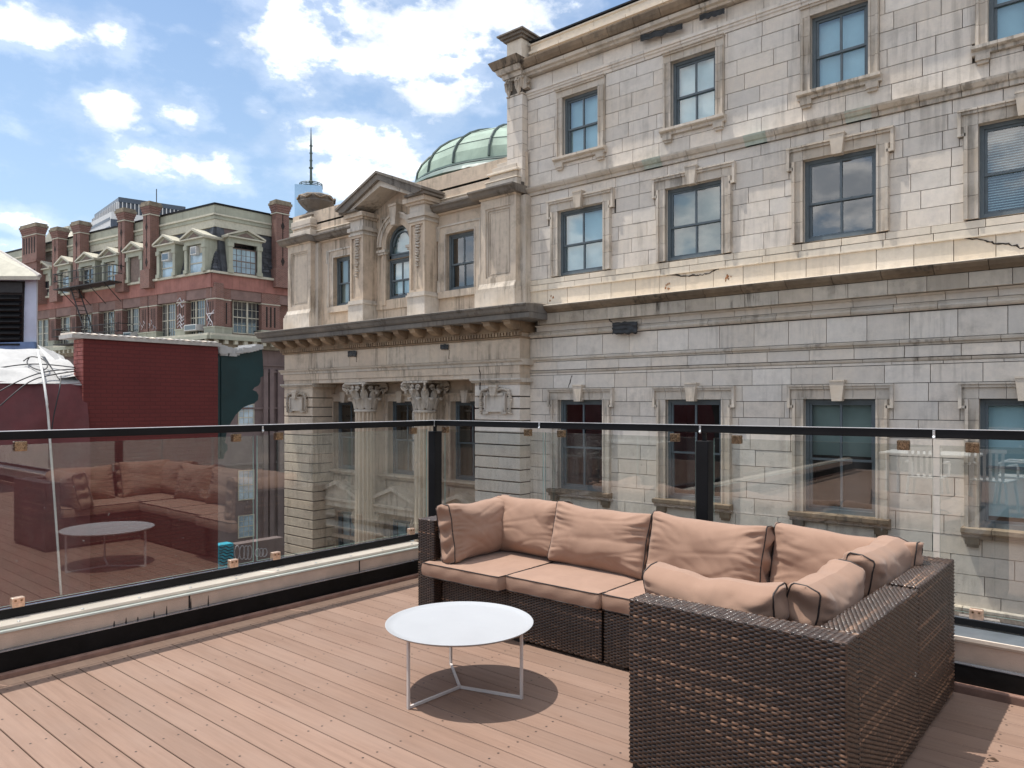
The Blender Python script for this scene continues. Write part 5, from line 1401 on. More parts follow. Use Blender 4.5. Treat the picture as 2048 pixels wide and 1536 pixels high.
# ------------------------------------------------------------------ green copper dome on its stone drum
dcx, dcy = PD(1067, 40)
M['copper'] = plain('green_copper', (0.31, 0.395, 0.325), 0.72, var=0.14, vscale=0.9, dirt=0.15, streak=0.12, spec=0.2)
M['copperdark'] = plain('dark_copper_rib', (0.05, 0.075, 0.065), 0.5)
M['coppergrey'] = plain('weathered_copper_skirt', (0.095, 0.14, 0.12), 0.5, var=0.3, vscale=1.2, streak=0.3)
RD = 6.37; zD = 12.9; nr = 20; a0 = math.radians(231.5+40)
prof = [(RD*math.cos(t), zD+2.85*math.sin(t)**.92) for t in [i*PI/2/10 for i in range(10)]]+[(.05, zD+2.85)]
prof = [(RD, zD-.1)]+prof
dm = MB(); dm.lathe(prof, dcx, dcy, nr, a0=a0); DO = dm.build('dome', M['copper'], B)
for k in range(nr):
    a = a0+k*2*PI/nr; m = MB(); m.tube([(dcx+(r_+.03)*math.cos(a), dcy+(r_+.03)*math.sin(a), z+.02) for r_, z in prof], .065, 5); m.build('dome_rib', M['copperdark'], DO)
m = MB()
for r_, z in prof[3:9:2]:
    m.tube([(dcx+(r_+.01)*math.cos(a0+k*2*PI/nr), dcy+(r_+.01)*math.sin(a0+k*2*PI/nr), z) for k in range(nr+1)], .02, 4, cap=False)
m.build('dome_seam', M['coppergrey'], DO)
m = MB(); m.lathe([(7.0, 12.22), (7.12, 12.25), (7.0, 12.42), (6.75, 12.60), (6.62, 12.66), (6.60, 12.80), (6.35, 12.9)], dcx, dcy, 40, a0=a0); m.build('dome_skirt', M['coppergrey'], DO)
m = MB(); m.lathe([(6.66, 12.60), (6.72, 12.66), (6.66, 12.70)], dcx, dcy, 60); m.build('skirt_bead', M['copperdark'], DO, smooth=True)
m = MB(); m.tone = .5
m.lathe([(6.6, 9.0), (6.6, 11.45), (6.7, 11.5), (6.75, 11.7), (7.0, 11.8), (7.05, 11.95), (7.32, 12.05), (7.34, 12.2), (7.1, 12.23)], dcx, dcy, 8, a0=math.radians(244.5+40)); m.build('drum', M['stone_dark'], B)

# ------------------------------------------------------------------ lay the ashlar: the 300 blocks that show largest are parts, the rest one part
def shown(b):
    cx, cz, y = (b[0]+b[1])/2, (b[2]+b[3])/2, b[4]
    f = -cx*S40+y*C40; r = cx*C40+y*S40
    if f < 1: return -1
    u, v = 1024+F_PX*r/f, 805-F_PX*(cz-EYE)/f
    if u < -50 or u > 2098 or v < -40 or v > 1260: return 0
    return (b[1]-b[0])*(b[3]-b[2])/f**2
BLK.sort(key=shown, reverse=True)
for b in BLK[:299]:
    m = MB(); m.tone = b[6]; m.box(b[0], b[1], b[4], b[5], b[2], b[3]); m.build('stone_block', M[b[7]], B)
mats = sorted({b[7] for b in BLK}); m = MB()
for b in BLK[299:]: m.box(b[0], b[1], b[4], b[5], b[2], b[3], mat=mats.index(b[7]), tone=b[6])
m.build('stone_block', [M[q] for q in mats], B, kind='stuff')
# ------------------------------------------------------------------ brick and slate building down the street
M['brick'] = None
def m_brick(name, c1, c2, mortar, bw=.21, bh=.072, paint=None):
    m, nt, out = newmat(name)
    p = nt.add('ShaderNodeBsdfPrincipled'); nt.l.new(p.outputs[0], out.inputs[0])
    g = nt.add('ShaderNodeNewGeometry').outputs['Position']
    s_ = nt.add('ShaderNodeSeparateXYZ'); nt.l.new(g, s_.inputs[0])
    h = nt.math('ADD', s_.outputs[0], s_.outputs[1])
    cb = nt.add('ShaderNodeCombineXYZ'); nt.l.new(h, cb.inputs[0]); nt.l.new(s_.outputs[2], cb.inputs[1])
    b = nt.add('ShaderNodeTexBrick'); nt.l.new(cb.outputs[0], b.inputs[0])
    b.inputs['Color1'].default_value = rgb(c1); b.inputs['Color2'].default_value = rgb(c2); b.inputs['Mortar'].default_value = rgb(mortar)
    b.inputs['Scale'].default_value = 1.0; b.inputs['Mortar Size'].default_value = .011; b.inputs['Brick Width'].default_value = bw; b.inputs['Row Height'].default_value = bh; b.inputs['Bias'].default_value = -.2
    c = nt.mix(nt.ramp(nt.noise(g, 1.2, 7, 0.65), .45, .75, 0, .35), b.outputs[0], rgb(scl(c1, .45)))
    nt.put(p.inputs['Base Color'], c); p.inputs['Roughness'].default_value = .9
    bu = nt.add('ShaderNodeBump'); bu.inputs['Strength'].default_value = .6; bu.inputs['Distance'].default_value = .01; bu.invert = True
    nt.l.new(b.outputs[1], bu.inputs['Height']); nt.l.new(bu.outputs[0], p.inputs['Normal'])
    return m
M['brick'] = m_brick('red_brick', (0.205, 0.088, 0.068), (0.13, 0.056, 0.045), (0.24, 0.18, 0.155))
M['redstucco'] = plain('faded_red_stucco', (0.30, 0.135, 0.112), .9, var=.15, vscale=1.5, dirt=.5, streak=.3)
M['brownstone'] = plain('brown_lintel_stone', (0.20, 0.13, 0.115), .9, var=.15, vscale=2)
M['mauve'] = plain('mauve_brownstone', (0.17, 0.125, 0.12), .9, var=.12, vscale=1.2, dirt=.3, streak=.25)
M['greentin'] = plain('pale_green_painted_tin', (0.33, 0.335, 0.265), .7, var=.10, vscale=1.5, dirt=.22, streak=.25)
M['creamtin'] = plain('cream_painted_tin', (0.47, 0.445, 0.36), .7, var=.08, dirt=.25)
M['slate'] = plain('dark_roof_slate', (0.055, 0.058, 0.068), .6, var=.35, vscale=2, tonevar=.5, dirt=.2)
M['iron'] = plain('black_fire_escape_iron', (0.02, 0.018, 0.018), .6)
M['farglass'] = plain('dark_reflecting_glass', (0.03, 0.04, 0.05), .06, var=.3, vscale=.8, spec=1.0, coat=1.0)
M['farglass_pale'] = plain('curtained_glass', (0.30, 0.40, 0.47), .15, var=.25, vscale=1.5, spec=.8, coat=1.0)
M['acwhite'] = plain('white_ac_casing', (0.62, 0.61, 0.58), .5, var=.05)
M['copingold'] = plain('mossy_chimney_cap', (0.20, 0.165, 0.12), .9, var=.3, vscale=4)
M['boards'] = plain('brown_board', (0.17, 0.125, 0.105), .85, var=.15)
M['roofred'] = plain('red_roof_tile', (0.30, 0.13, 0.09), .8, var=.3)
M['graffiti'] = plain('white_spray_paint', (0.45, 0.43, 0.45), .7, var=.1)
L = Fac(430, 45, -1250); Rf = Fac(430, 45, 2400)
BB = thing('brick_building', 'red brick building with slate mansard, pale green dormers and tall chimneys', 'building', (L.O[0], L.O[1], GZ))
KZ = 45/F_PX
zz_ = lambda v: EYE+(805-v)*KZ            # heights read at the near corner
zRoof, zMould, zFas, zSl, zLedge, zBand, zLint, zWb, zCor = zz_(405), zz_(428), zz_(440), zz_(452), zz_(546), zz_(577), zz_(597), zz_(667), zz_(692)
def fbox(F, nm, mat, s0, s1, d0, d1, z0, z1, par=None, tone=.5):
    m = MB(); m.tone = tone; m.obox(F.O, F.e, F.n, s0, s1, d0, d1, z0, z1); return m.build(nm, mat, par or BB)
sL = L.at(2)+6; sR = 15.0
wall = {}
for F, smax, nm in ((L, sL, 'long'), (Rf, sR, 'short')):
    fbox(F, 'parapet', M['greentin'], .0, smax, -.5, .02, zMould+.05, zRoof-.12)
    fbox(F, 'roof_flashing', M['blackmatte'], -.03, smax, -.5, .07, zRoof-.118, zRoof)
    fbox(F, 'parapet_moulding', M['creamtin'], -.15, smax, -.5, .14, zMould-.06, zMould+.048)
    fbox(F, 'parapet_moulding', M['greentin'], -.06, smax, -.5, .06, zMould-.28, zMould-.062)
    fbox(F, 'frieze', M['creamtin'], -.02, smax, -.5, .0, zSl-.02, zMould-.282)
    # slate mansard leaning back, laid in courses
    n = 15; run_ = .95; hgt = zSl-zLedge
    m = MB(); rnd = random.Random(9)
    for i in range(n):
        za = zLedge+.05+hgt*i/n; zb = zLedge+.05+hgt*(i+1)/n; o1 = .34-run_*i/n*.75; o2 = .34-run_*(i+1)/n*.75
        s = -.55+.62*(i/n) if F is L else -.55+.62*(i/n); s0 = s+rnd.uniform(0, .2)
        a = -o1 if True else 0
        x = -o1*.9
        while x < smax:
            w_ = .30*rnd.uniform(.8, 1.2); m.tone = rnd.random()
            P = lambda k, d, z: (F.O[0]+F.e[0]*k+F.n[0]*d, F.O[1]+F.e[1]*k+F.n[1]*d, z)
            pr = rnd.uniform(.01, .04)
            q = [P(x+.01, o1+pr+.03, za), P(x+w_-.01, o1+pr+.03, za), P(x+w_-.01, o2+.01, zb+.02), P(x+.01, o2+.01, zb+.02)]
            if F.e[0]*F.n[1]-F.e[1]*F.n[0] > 0: q = q[::-1]
            m.quad(*q); q2 = [P(x+.01, o1-.02, za), P(x+w_-.01, o1-.02, za), P(x+w_-.01, o1+pr+.03, za), P(x+.01, o1+pr+.03, za)]
            m.quad(*q2); x += w_
    m.build('roof_slate', M['slate'], BB, kind='stuff')
    m = MB(); m.oprism(F.O, F.e, F.n, [(-.6, zLedge), (smax, zLedge), (smax, zSl), (-.02, zSl)], -.6, -.12); m.build('mansard_core', M['slate'], BB)
    fbox(F, 'ledge', M['creamtin'], -.02-(.62 if 1 else 0), smax, -.5, .66, zLedge-.10, zLedge+.04)
    fbox(F, 'red_band', M['redstucco'], -.50, smax, -.5, .50, zBand, zLedge-.102)
    fbox(F, 'lintel_course', M['brownstone'], -.42, smax, -.5, .42, zLint, zBand-.004)
    fbox(F, 'wall', M['brick'], -.05, smax, -.5, .05, zWb-.35, zLint-.004)
    for (d, z0, z1, mt) in ((.85, zWb-.20, zWb-.05, 'creamtin'), (.95, zWb-.42, zWb-.202, 'greentin'), (.60, zCor-.10, zWb-.422, 'copingold')):
        fbox(F, 'cornice', M[mt], -d, smax, -.5, d, z0, z1)
    x = -.4
    while x < min(smax, 40):
        fbox(F, 'modillion', M['creamtin'], x, x+.22, .58, .86, zWb-.66, zWb-.424, tone=.4); x += .62
    fbox(F, 'wall', M['mauve'], .0, smax, -.5, .0, GZ, zCor-.102)
    for zc_ in (zz_(724), zz_(738), zz_(815), zz_(930)): fbox(F, 'string_course', M['mauve'], -.12, smax, -.1, .12, zc_-.12, zc_)
m = MB()
cs = [L.P(0, -.4, 0), L.P(sL, -.4, 0), None, Rf.P(sR, -.4, 0)]
c2 = (cs[1][0]+cs[3][0]-cs[0][0], cs[1][1]+cs[3][1]-cs[0][1])
m.prism([(cs[0][0], cs[0][1]), (cs[1][0], cs[1][1]), c2, (cs[3][0], cs[3][1])], 'z', GZ, zRoof-.35); m.build('building_mass', M['mauve'], BB)

def far_window(F, s0, s1, z0, z1, d, par, mull=1, lites=(3, 4), mat='farglass', frame='creamtin', bars=True):
    fbox(F, 'window_recess', M['boards'], s0, s1, d-.02, d+.0, z0, z1) if False else None
    m = MB(); f = .05
    m.obox(F.O, F.e, F.n, s0, s0+f, d, d+.07, z0, z1); m.obox(F.O, F.e, F.n, s1-f, s1, d, d+.07, z0, z1)
    m.obox(F.O, F.e, F.n, s0+f, s1-f, d, d+.07, z1-f, z1); m.obox(F.O, F.e, F.n, s0+f, s1-f, d, d+.07, z0, z0+f*1.3)
    bays = []
    if mull:
        c = (s0+s1)/2; m.obox(F.O, F.e, F.n, c-.055, c+.055, d, d+.09, z0+f, z1-f); bays = [(s0+f, c-.055), (c+.055, s1-f)]
    else: bays = [(s0+f, s1-f)]
    w_ = m.build('window', M[frame], par)
    zm = (z0+z1)/2
    for a, b in bays:
        g = MB(); g.obox(F.O, F.e, F.n, a, b, d+.0, d+.02, z0+f, z1-f); g.build('pane', M[mat], w_)
        if bars:
            g = MB(); g.obox(F.O, F.e, F.n, a, b, d+.02, d+.05, zm-.03, zm+.03)
            for k in range(1, lites[0]):
                x = a+(b-a)*k/lites[0]; g.obox(F.O, F.e, F.n, x-.012, x+.012, d+.02, d+.04, z0+f, zm-.03); g.obox(F.O, F.e, F.n, x-.012, x+.012, d+.02, d+.04, zm+.03, z1-f)
            for k in (1, 3):
                z = z0+f+(z1-z0-2*f)*k/4; g.obox(F.O, F.e, F.n, a, b, d+.021, d+.038, z-.012, z+.012)
            g.build('glazing_bar', M[frame], w_)
    return w_
# row of paired windows between brick piers
zW1 = zLint-.01; zW0 = zWb-.02
for (u0, u1) in ((320, 352), (376, 411), (252, 278), (203, 229), (157, 183), (114, 140), (76, 97)):
    a, b = L.at(u1, .1), L.at(u0, .1); far_window(L, a, b, zW0, zW1, .06, BB)
a, b = Rf.at(465, .1), Rf.at(522, .1); far_window(Rf, a, b, zW0+.1, zW1, .06, BB)
def pier(F, u0, u1, sw=None):
    a, b = sorted((F.at(u0, .5), F.at(u1, .5)))
    m = MB(); m.obox(F.O, F.e, F.n, a, b, -.1, .46, zWb, zBand+.25); p = m.build('brick_pier', M['brick'], BB)
    m = MB(); w = b-a
    for k in range(3):
        x = a+w*(.28+.22*k); m.obox(F.O, F.e, F.n, x-w*.045, x+w*.045, .44, .463, zLint-1.55, zLint-.25)
    m.build('slot', M['gap'], p)
    m = MB(); m.obox(F.O, F.e, F.n, a-.04, b+.04, -.1, .5, zLint-.12, zLint-.06); m.build('pier_band', M['creamtin'], p)
    m = MB(); m.obox(F.O, F.e, F.n, a-.06, b+.06, -.1, .56, zWb-.04, zWb+.38); m.obox(F.O, F.e, F.n, a-.1, b+.1, -.1, .60, zWb+.3, zWb+.38); m.build('pier_base', M['greentin'], p)
    return p
for (u0, u1) in ((279, 294), (297, 313), (353, 370), (411, 430), (229, 243), (184, 196), (140, 151), (98, 110)): pier(L, u0, u1)
for (u0, u1) in ((431, 462), (524, 560)): pier(Rf, u0, u1)
# chimneys rising through the roof
def chimney(F, u0, u1, vt, dep=.75, zb=None, par=None, diam=True):
    D0 = dep
    a, b = sorted((F.at(u0, D0), F.at(u1, D0))); um = (u0+u1)/2
    zt = F.z(um, vt, D0); z0 = zLedge-.02 if zb is None else zb
    m = MB(); m.obox(F.O, F.e, F.n, a, b, D0-.62, D0, z0, zt-.75)
    w = b-a
    for k, o_ in enumerate((.03, .07, .11)): m.obox(F.O, F.e, F.n, a-o_, b+o_, D0-.62-o_, D0+o_, zt-.75+.15*k, zt-.60+.15*k)
    c = m.build('chimney', M['brick'], BB)
    m = MB(); m.obox(F.O, F.e, F.n, a-.16, b+.16, D0-.78, D0+.16, zt-.30, zt-.14); m.obox(F.O, F.e, F.n, a-.10, b+.10, D0-.72, D0+.10, zt-.139, zt); m.build('chimney_cap', M['copingold'], c)
    m = MB(); m.obox(F.O, F.e, F.n, a-.05, b+.05, D0-.67, D0+.05, zt-.86, zt-.80); m.build('chimney_band', M['creamtin'], c)
    m = MB(); m.obox(F.O, F.e, F.n, a-.12, b+.12, 0, D0+.14, z0-.5, z0+.7); m.build('chimney_base', M['brick'], c)
    if diam:
        m = MB(); xc = (a+b)/2
        for k in range(3):
            zc = z0+1.2+k*(zt-z0-2.6)/2.2; m.oprism(F.O, F.e, F.n, [(xc-.13, zc), (xc, zc-.32), (xc+.13, zc), (xc, zc+.32)], D0, D0+.015)
            m.obox(F.O, F.e, F.n, xc-.03, xc+.03, D0, D0+.012, zc+.32, zc+.9)
        m.build('brick_diamond', M['gap'], c)
    return c
for (u0, u1, vt) in ((286, 300, 404), (236, 249, 417), (146, 160, 443), (104, 116, 455)): chimney(L, u0, u1, vt)
chimney(Rf, 553, 578, 402, dep=.75)
bt = chimney(L, 44, 73, 449, dep=1.2, diam=False)
a, b = sorted((L.at(44, 1.2), L.at(73, 1.2))); zt = L.z(58, 449, 1.2)
m = MB()
for k in range(5):
    x = a+(b-a)*(.14+.18*k); m.obox(L.O, L.e, L.n, x-.07, x+.07, 1.2, 1.215, zt-5.6, zt-3.4); m.obox(L.O, L.e, L.n, x-.08, x+.08, 1.2, 1.215, zt-2.2, zt-1.0)
m.build('brick_panel', M['gap'], bt, kind='stuff')
m = MB(); m.obox(L.O, L.e, L.n, a-.1, b+.1, -1, 1.3, zt-2.9, zt-2.75); m.build('brick_band', M['brick'], bt)
# dormers
def dormer(F, u0, u1, va, mat='farglass', d=.75, boarded=False, door=False):
    a, b = sorted((F.at(u0, d), F.at(u1, d))); w = b-a; xc = (a+b)/2
    zb = zLedge+.02; za = F.z((u0+u1)/2, va, d+.2); ze = za-.62
    pw = .26
    m = MB()
    for s_ in (0, 1):
        x0 = a+.12 if s_ == 0 else b-.12-pw
        m.obox(F.O, F.e, F.n, x0, x0+pw, d-.12, d, zb, ze-.35); m.obox(F.O, F.e, F.n, x0-.05, x0+pw+.05, d-.12, d+.05, zb, zb+.22); m.obox(F.O, F.e, F.n, x0-.05, x0+pw+.05, d-.12, d+.05, ze-.62, ze-.36)
    m.obox(F.O, F.e, F.n, a+.12, b-.12, d-.12, d+.01, ze-.355, ze-.02)
    o = m.build('dormer', M['greentin'], BB)
    # cheeks and roof running back into the mansard
    m = MB(); m.obox(F.O, F.e, F.n, a+.14, a+.24, -1.0, d-.12, zb, ze); m.obox(F.O, F.e, F.n, b-.24, b-.14, -1.0, d-.12, zb, ze); m.build('dormer_cheek', M['greentin'], o, kind='stuff')
    m = MB(); m.oprism(F.O, F.e, F.n, [(a+.06, ze), (b-.06, ze), (xc, za-.12)], -1.0, d+.05); m.build('dormer_gable', M['greentin'], o)
    m = MB()
    m.oprism(F.O, F.e, F.n, [(a-.06, ze-.0), (a-.06, ze+.10), (xc, za), (xc, za-.14)], -1.0, d+.22)
    m.oprism(F.O, F.e, F.n, [(b+.06, ze-.0), (b+.06, ze+.10), (xc, za), (xc, za-.14)], -1.0, d+.22)
    m.obox(F.O, F.e, F.n, a-.04, b+.04, -1.0, d+.18, ze-.06, ze+.02); m.build('dormer_roof', M['creamtin'], o)
    m = MB(); m.oprism(F.O, F.e, F.n, [(a+w*.24, ze+.07), (b-w*.24, ze+.07), (xc, za-.27)], d+.051, d+.07); m.build('gable_panel', M['boards'], o)
    x0, x1 = a+.12+pw, b-.12-pw
    if boarded: fbox(F, 'boarding', M['boards'], x0, x1, d-.20, d-.16, zb, ze-.36, par=o)
    else:
        fbox(F, 'dormer_back', M['boards'], x0, x1, d-.32, d-.29, zb, ze-.36, par=o)
        zt_ = ze-.36-(.5 if not door else .2)
        m = MB(); m.obox(F.O, F.e, F.n, x0, x1, d-.24, d-.18, zt_, ze-.36); m.obox(F.O, F.e, F.n, x0, x0+.07, d-.24, d-.16, zb, zt_); m.obox(F.O, F.e, F.n, x1-.07, x1, d-.24, d-.16, zb, zt_)
        m.obox(F.O, F.e, F.n, x0, x1, d-.24, d-.16, (zb+zt_)/2-.03, (zb+zt_)/2+.03)
        if door: m.obox(F.O, F.e, F.n, (x0+x1)/2-.04, (x0+x1)/2+.04, d-.24, d-.16, zb, zt_)
        m.build('window_frame', M['creamtin'], o)
        fbox(F, 'pane', M[mat], x0+.07, x1-.07, d-.26, d-.22, zb+.05, zt_, par=o)
    return o, (x0, x1, zb, ze)
DM = []
for (u0, u1, va, kw) in ((74, 103, 520, {}), (114, 143, 510, dict(mat='farglass_pale')), (156, 192, 502, dict(door=True)), (202, 238, 492, dict(mat='farglass_pale', door=True)),
                         (250, 286, 481, dict(boarded=True)), (311, 352, 467, dict(mat='farglass_pale')), (366, 412, 454.5, dict(mat='farglass_pale'))):
    DM.append(dormer(L, u0, u1, va, **kw))
dr, (x0, x1, zb, ze) = dormer(Rf, 454, 527, 456, d=.70, boarded=True)
bpy.data.objects.remove([c for c in dr.children if c.name.startswith('boarding')][0])
far_window(Rf, x0, x1, zb+.05, ze-.62, .42, BB, mull=0, lites=(5, 4), mat='farglass_pale', frame='boards')
# air conditioners
def ac(F, u0, u1, v0, v1, d, proj, lab):
    a, b = sorted((F.at(u0, d), F.at(u1, d))); um = (u0+u1)/2; z1, z0 = F.z(um, v0, d), F.z(um, v1, d)
    m = MB(); m.obox(F.O, F.e, F.n, a, b, d-proj, d, z0, z1)
    x_, y_, _ = F.P((a+b)/2, d-.3, 0)
    o = m.build('air_conditioner', M['acwhite'], label=lab, cat='air conditioner', group='window air conditioners on the brick building', org=(x_, y_, z0))
    m = MB()
    m.obox(F.O, F.e, F.n, a+.06, b-.06, d+.0, d+.01, z0+.05, z1-.05); m.build('grille', M['farglass'], o)
ac(L, 323, 337, 506, 521, .80, .7, 'white air conditioner in the second dormer left of the mansard corner')
ac(L, 380, 392, 493, 509, .80, .7, 'white air conditioner in the dormer nearest the mansard corner')
ac(L, 368, 392, 649, 661, .75, .6, 'white air conditioner in the paired window just below the red band')
ac(L, 246, 262, 664, 672, .75, .6, 'white air conditioner low behind the red wall top, left of two piers')
# graffiti strokes on two piers
def stroke(F, pts, d, w=.05):
    m = MB(); q = [F.P(F.at(u, d), d, F.z(u, v, d)) for u, v in pts]; m.tube(q, w*.6, 5); m.build('graffiti_stroke', M['graffiti'], BB)
stroke(L, [(414, 600), (413, 626), (424, 645), (428, 668)], .48, .06); stroke(L, [(428, 620), (414, 640), (422, 650), (416, 655)], .48, .05); stroke(L, [(415, 606), (420, 640), (414, 655)], .48, .05); stroke(L, [(416, 628), (428, 626)], .48, .06)
for v in (602, 612, 634, 640, 648, 655): stroke(L, [(355, v), (360, v-6), (364, v+3), (368, v-2)], .48, .07)
for u, v in ((280, 648), (284, 655), (288, 647), (299, 652), (303, 645), (307, 655), (311, 658)): stroke(L, [(u-1, v-5), (u+1, v), (u-1, v+4)], .48, .035)
# weathered bits on the roof
m = MB(); a, b = Rf.at(480, -1.5), Rf.at(545, -1.5); m.oprism(Rf.O, Rf.e, Rf.n, [(a, zRoof-.4), (b, zRoof-.4), (b, zRoof+.30), (a, zRoof+.42)], -3.5, -1.5); m.build('roof_bulkhead', M['roofred'], BB)
m = MB(); s_ = L.at(120, -2); m.obox(L.O, L.e, L.n, s_-1.8, s_+1.8, -4, -1.8, zRoof-.4, zRoof+.7); m.build('skylight_base', M['acwhite'], BB)
m = MB(); m.oprism(L.O, L.e, L.n, [(s_-2.2, zRoof+.7), (s_+2.2, zRoof+.7), (s_+.8, zRoof+1.6), (s_-.8, zRoof+1.6)], -4.2, -1.6); m.obox(L.O, L.e, L.n, s_-.9, s_+.9, -3.6, -2.2, zRoof+1.6, zRoof+1.9); m.build('skylight', M['creamtin'], BB)
# lower storey windows beside the teal cornice end
for (v0, v1) in ((808, 862), (940, 1000), (1030, 1075)):
    a, b = Rf.at(476, .02), Rf.at(508, .02); far_window(Rf, a, b, Rf.z(490, v1), Rf.z(490, v0), .0, BB, mull=0, lites=(3, 4), mat='farglass_pale')
for (u0, u1) in ((528, 536), (540, 548), (556, 566)):
    a, b = Rf.at(u0, .2), Rf.at(u1, .2); fbox(Rf, 'pilaster', M['mauve'], a, b, 0, .22, GZ, zz_(735))
# fire escape
FE = thing('fire_escape', 'black iron fire escape balcony and ladder on the brick building', 'fire escape', L.P(L.at(175, 1), 1.0, zLedge))
sa, sb = sorted((L.at(232, 1.3), L.at(119, 1.3)))
def fe_balc(z, s0, s1, nm):
    m = MB()
    m.obox(L.O, L.e, L.n, s0, s1, .7, 1.75, z-.06, z)
    m.build('platform', M['iron'], FE)
    for zr_ in (.55, 1.05):
        m = MB(); m.obox(L.O, L.e, L.n, s0, s1, 1.71, 1.75, z+zr_-.025, z+zr_+.025); m.obox(L.O, L.e, L.n, s0, s0+.04, .7, 1.75, z+zr_-.025, z+zr_+.025); m.obox(L.O, L.e, L.n, s1-.04, s1, .7, 1.75, z+zr_-.025, z+zr_+.025); m.build('rail', M['iron'], FE)
    n = int((s1-s0)/.19)
    for k in range(n+1):
        x = s0+(s1-s0)*k/n; m = MB(); m.tube([L.P(x, 1.73, z), L.P(x, 1.73, z+1.05)], .013, 4); m.build('baluster', M['iron'], FE)
fe_balc(zLedge+.12, sa, sb, 'upper'); fe_balc(zWb-.1, sa-1.0, sb, 'lower')
s1_, s2_ = L.at(186, 1.2), L.at(150, 1.2)
for dd in (0, .55):
    m = MB(); m.tube([L.P(s2_, .95+dd, zLedge+.1), L.P(s1_, .95+dd, zWb-.1)], .05, 4); m.build('ladder_stringer', M['iron'], FE)
for k in range(12):
    t = k/12; s_ = s2_*(1-t)+s1_*t; z = (zLedge+.1)*(1-t)+(zWb-.1)*t; m = MB(); m.tube([L.P(s_, .95, z), L.P(s_, 1.5, z)], .02, 4); m.build('ladder_tread', M['iron'], FE)
for k in range(4):
    s_ = sa+(sb-sa)*(.1+.26*k); m = MB(); m.tube([L.P(s_, .55, zLedge-1.1), L.P(s_, 1.7, zLedge+.05)], .03, 4); m.build('brace', M['iron'], FE)

# ------------------------------------------------------------------ distant towers
M['towerdark'] = plain('dark_tower_glass', (0.035, 0.05, 0.075), .25, var=.2, vscale=.05, spec=.6)
M['towerpale'] = plain('pale_tower_pier', (0.50, 0.51, 0.52), .7, var=.05)
M['towerblue'] = plain('pale_blue_tower_glass', (0.30, 0.47, 0.66), .3, var=.08, vscale=.02, spec=.5)
TL = Fac(236.4, 420, -343); TR = Fac(236.4, 420, 3060)
OT = thing('office_tower', 'dark glass office tower with pale vertical piers behind the brick chimneys', 'skyscraper', (TL.O[0], TL.O[1], GZ))
zt = ZD(393.5, 420); sl = TL.at(187); sr = TR.at(370.5)
m = MB(); c = [TL.P(0, -.5, 0), TL.P(sl, -.5, 0), TR.P(sr, -.5, 0)]; c3 = (c[1][0]+c[2][0]-c[0][0], c[1][1]+c[2][1]-c[0][1])
m.prism([c[0][:2], c[1][:2], c3, c[2][:2]], 'z', GZ, zt); m.build('tower_body', M['towerdark'], OT)
for F, s_, n in ((TL, sl, 15), (TR, sr, 17)):
    for k in range(n+1):
        x = s_*k/n; m = MB(); w = abs(s_)/n*.10; m.obox(F.O, F.e, F.n, x-w, x+w, -.5, 1.0, GZ, zt-3.0); m.build('pier', M['towerpale'], OT)
m = MB(); m.obox(TR.O, TR.e, TR.n, 0, sr, -.4, .8, zt-2.9, zt-.3); m.build('tower_crown', M['towerdark'], OT)
P2L = Fac(222.7, 300, -500); P2R = Fac(222.7, 300, 3060)
OB = thing('office_block', 'pale concrete office block with blue windows below the dark tower', 'building', (P2L.O[0], P2L.O[1], GZ))
z2 = ZD(423, 300); s2l = P2L.at(170); s2r = P2R.at(300)
m = MB(); c = [P2L.P(0, 0, 0), P2L.P(s2l, 0, 0), P2R.P(s2r, 0, 0)]; c3 = (c[1][0]+c[2][0]-c[0][0], c[1][1]+c[2][1]-c[0][1])
m.prism([c[0][:2], c[1][:2], c3, c[2][:2]], 'z', GZ, z2); m.build('block_body', M['towerpale'], OB)
for r_ in range(4):
    for k in range(8):
        x = s2r*(k+.5)/12; z = z2-3-r_*4.2
        fbox(P2R, 'window', M['towerdark'], x-.9, x+.9, .0, .1, z-3.2, z, par=OB)
for r_ in range(5): fbox(P2L, 'window_band', M['towerdark'], s2l*.05, s2l*.97, .0, .1, z2-3.2-r_*3.6, z2-2-r_*3.6, par=OB)
GT = thing('glass_skyscraper', 'pale blue glass skyscraper with a ringed top and tall thin spire', 'skyscraper', (*PD(620, 1400), GZ))
gx, gy = PD(618, 1400); q = 1400/F_PX
zt = ZD(377, 1400)
m = MB(); half = 27*q; ca = math.radians(40)
def rot(x, y, a): return (gx+x*math.cos(a)-y*math.sin(a), gy+x*math.sin(a)+y*math.cos(a))
aa = math.radians(40+12)
base = [rot(x*half, y*half, aa) for x, y in ((-1, -1), (1, -1), (1, 1), (-1, 1))]
top = [rot(x*half*.95, y*half*.95, aa+.0) for x, y in ((-1, -1), (1, -1), (1, 1), (-1, 1))]
vs = [(p[0], p[1], GZ) for p in base]+[(p[0], p[1], zt) for p in top]
m._add(vs, [(0,3,2,1),(4,5,6,7),(0,1,5,4),(1,2,6,5),(2,3,7,6),(3,0,4,7)]); m.build('tower_body', M['towerblue'], GT)
gx, gy = PD(622, 1400)
m = MB()
for z in (zt+2, zt+5, zt+8): m.tube([(gx+22*q*math.cos(t*PI/12), gy+22*q*math.sin(t*PI/12), z) for t in range(25)], .9, 4, cap=False)
for t in range(12): m.tube([(gx+22*q*math.cos(t*PI/6), gy+22*q*math.sin(t*PI/6), zt), (gx+22*q*math.cos(t*PI/6), gy+22*q*math.sin(t*PI/6), zt+8)], .8, 4)
m.build('crown_ring', M['copperdark'], GT)
m = MB(); zs_ = ZD(255, 1400); m.tube([(gx, gy, zt), (gx, gy, zt+20), (gx, gy, zt+75), (gx, gy, zs_-20), (gx, gy, zs_)], [3.2, 2.4, 2.0, 1.3, .5], 8)
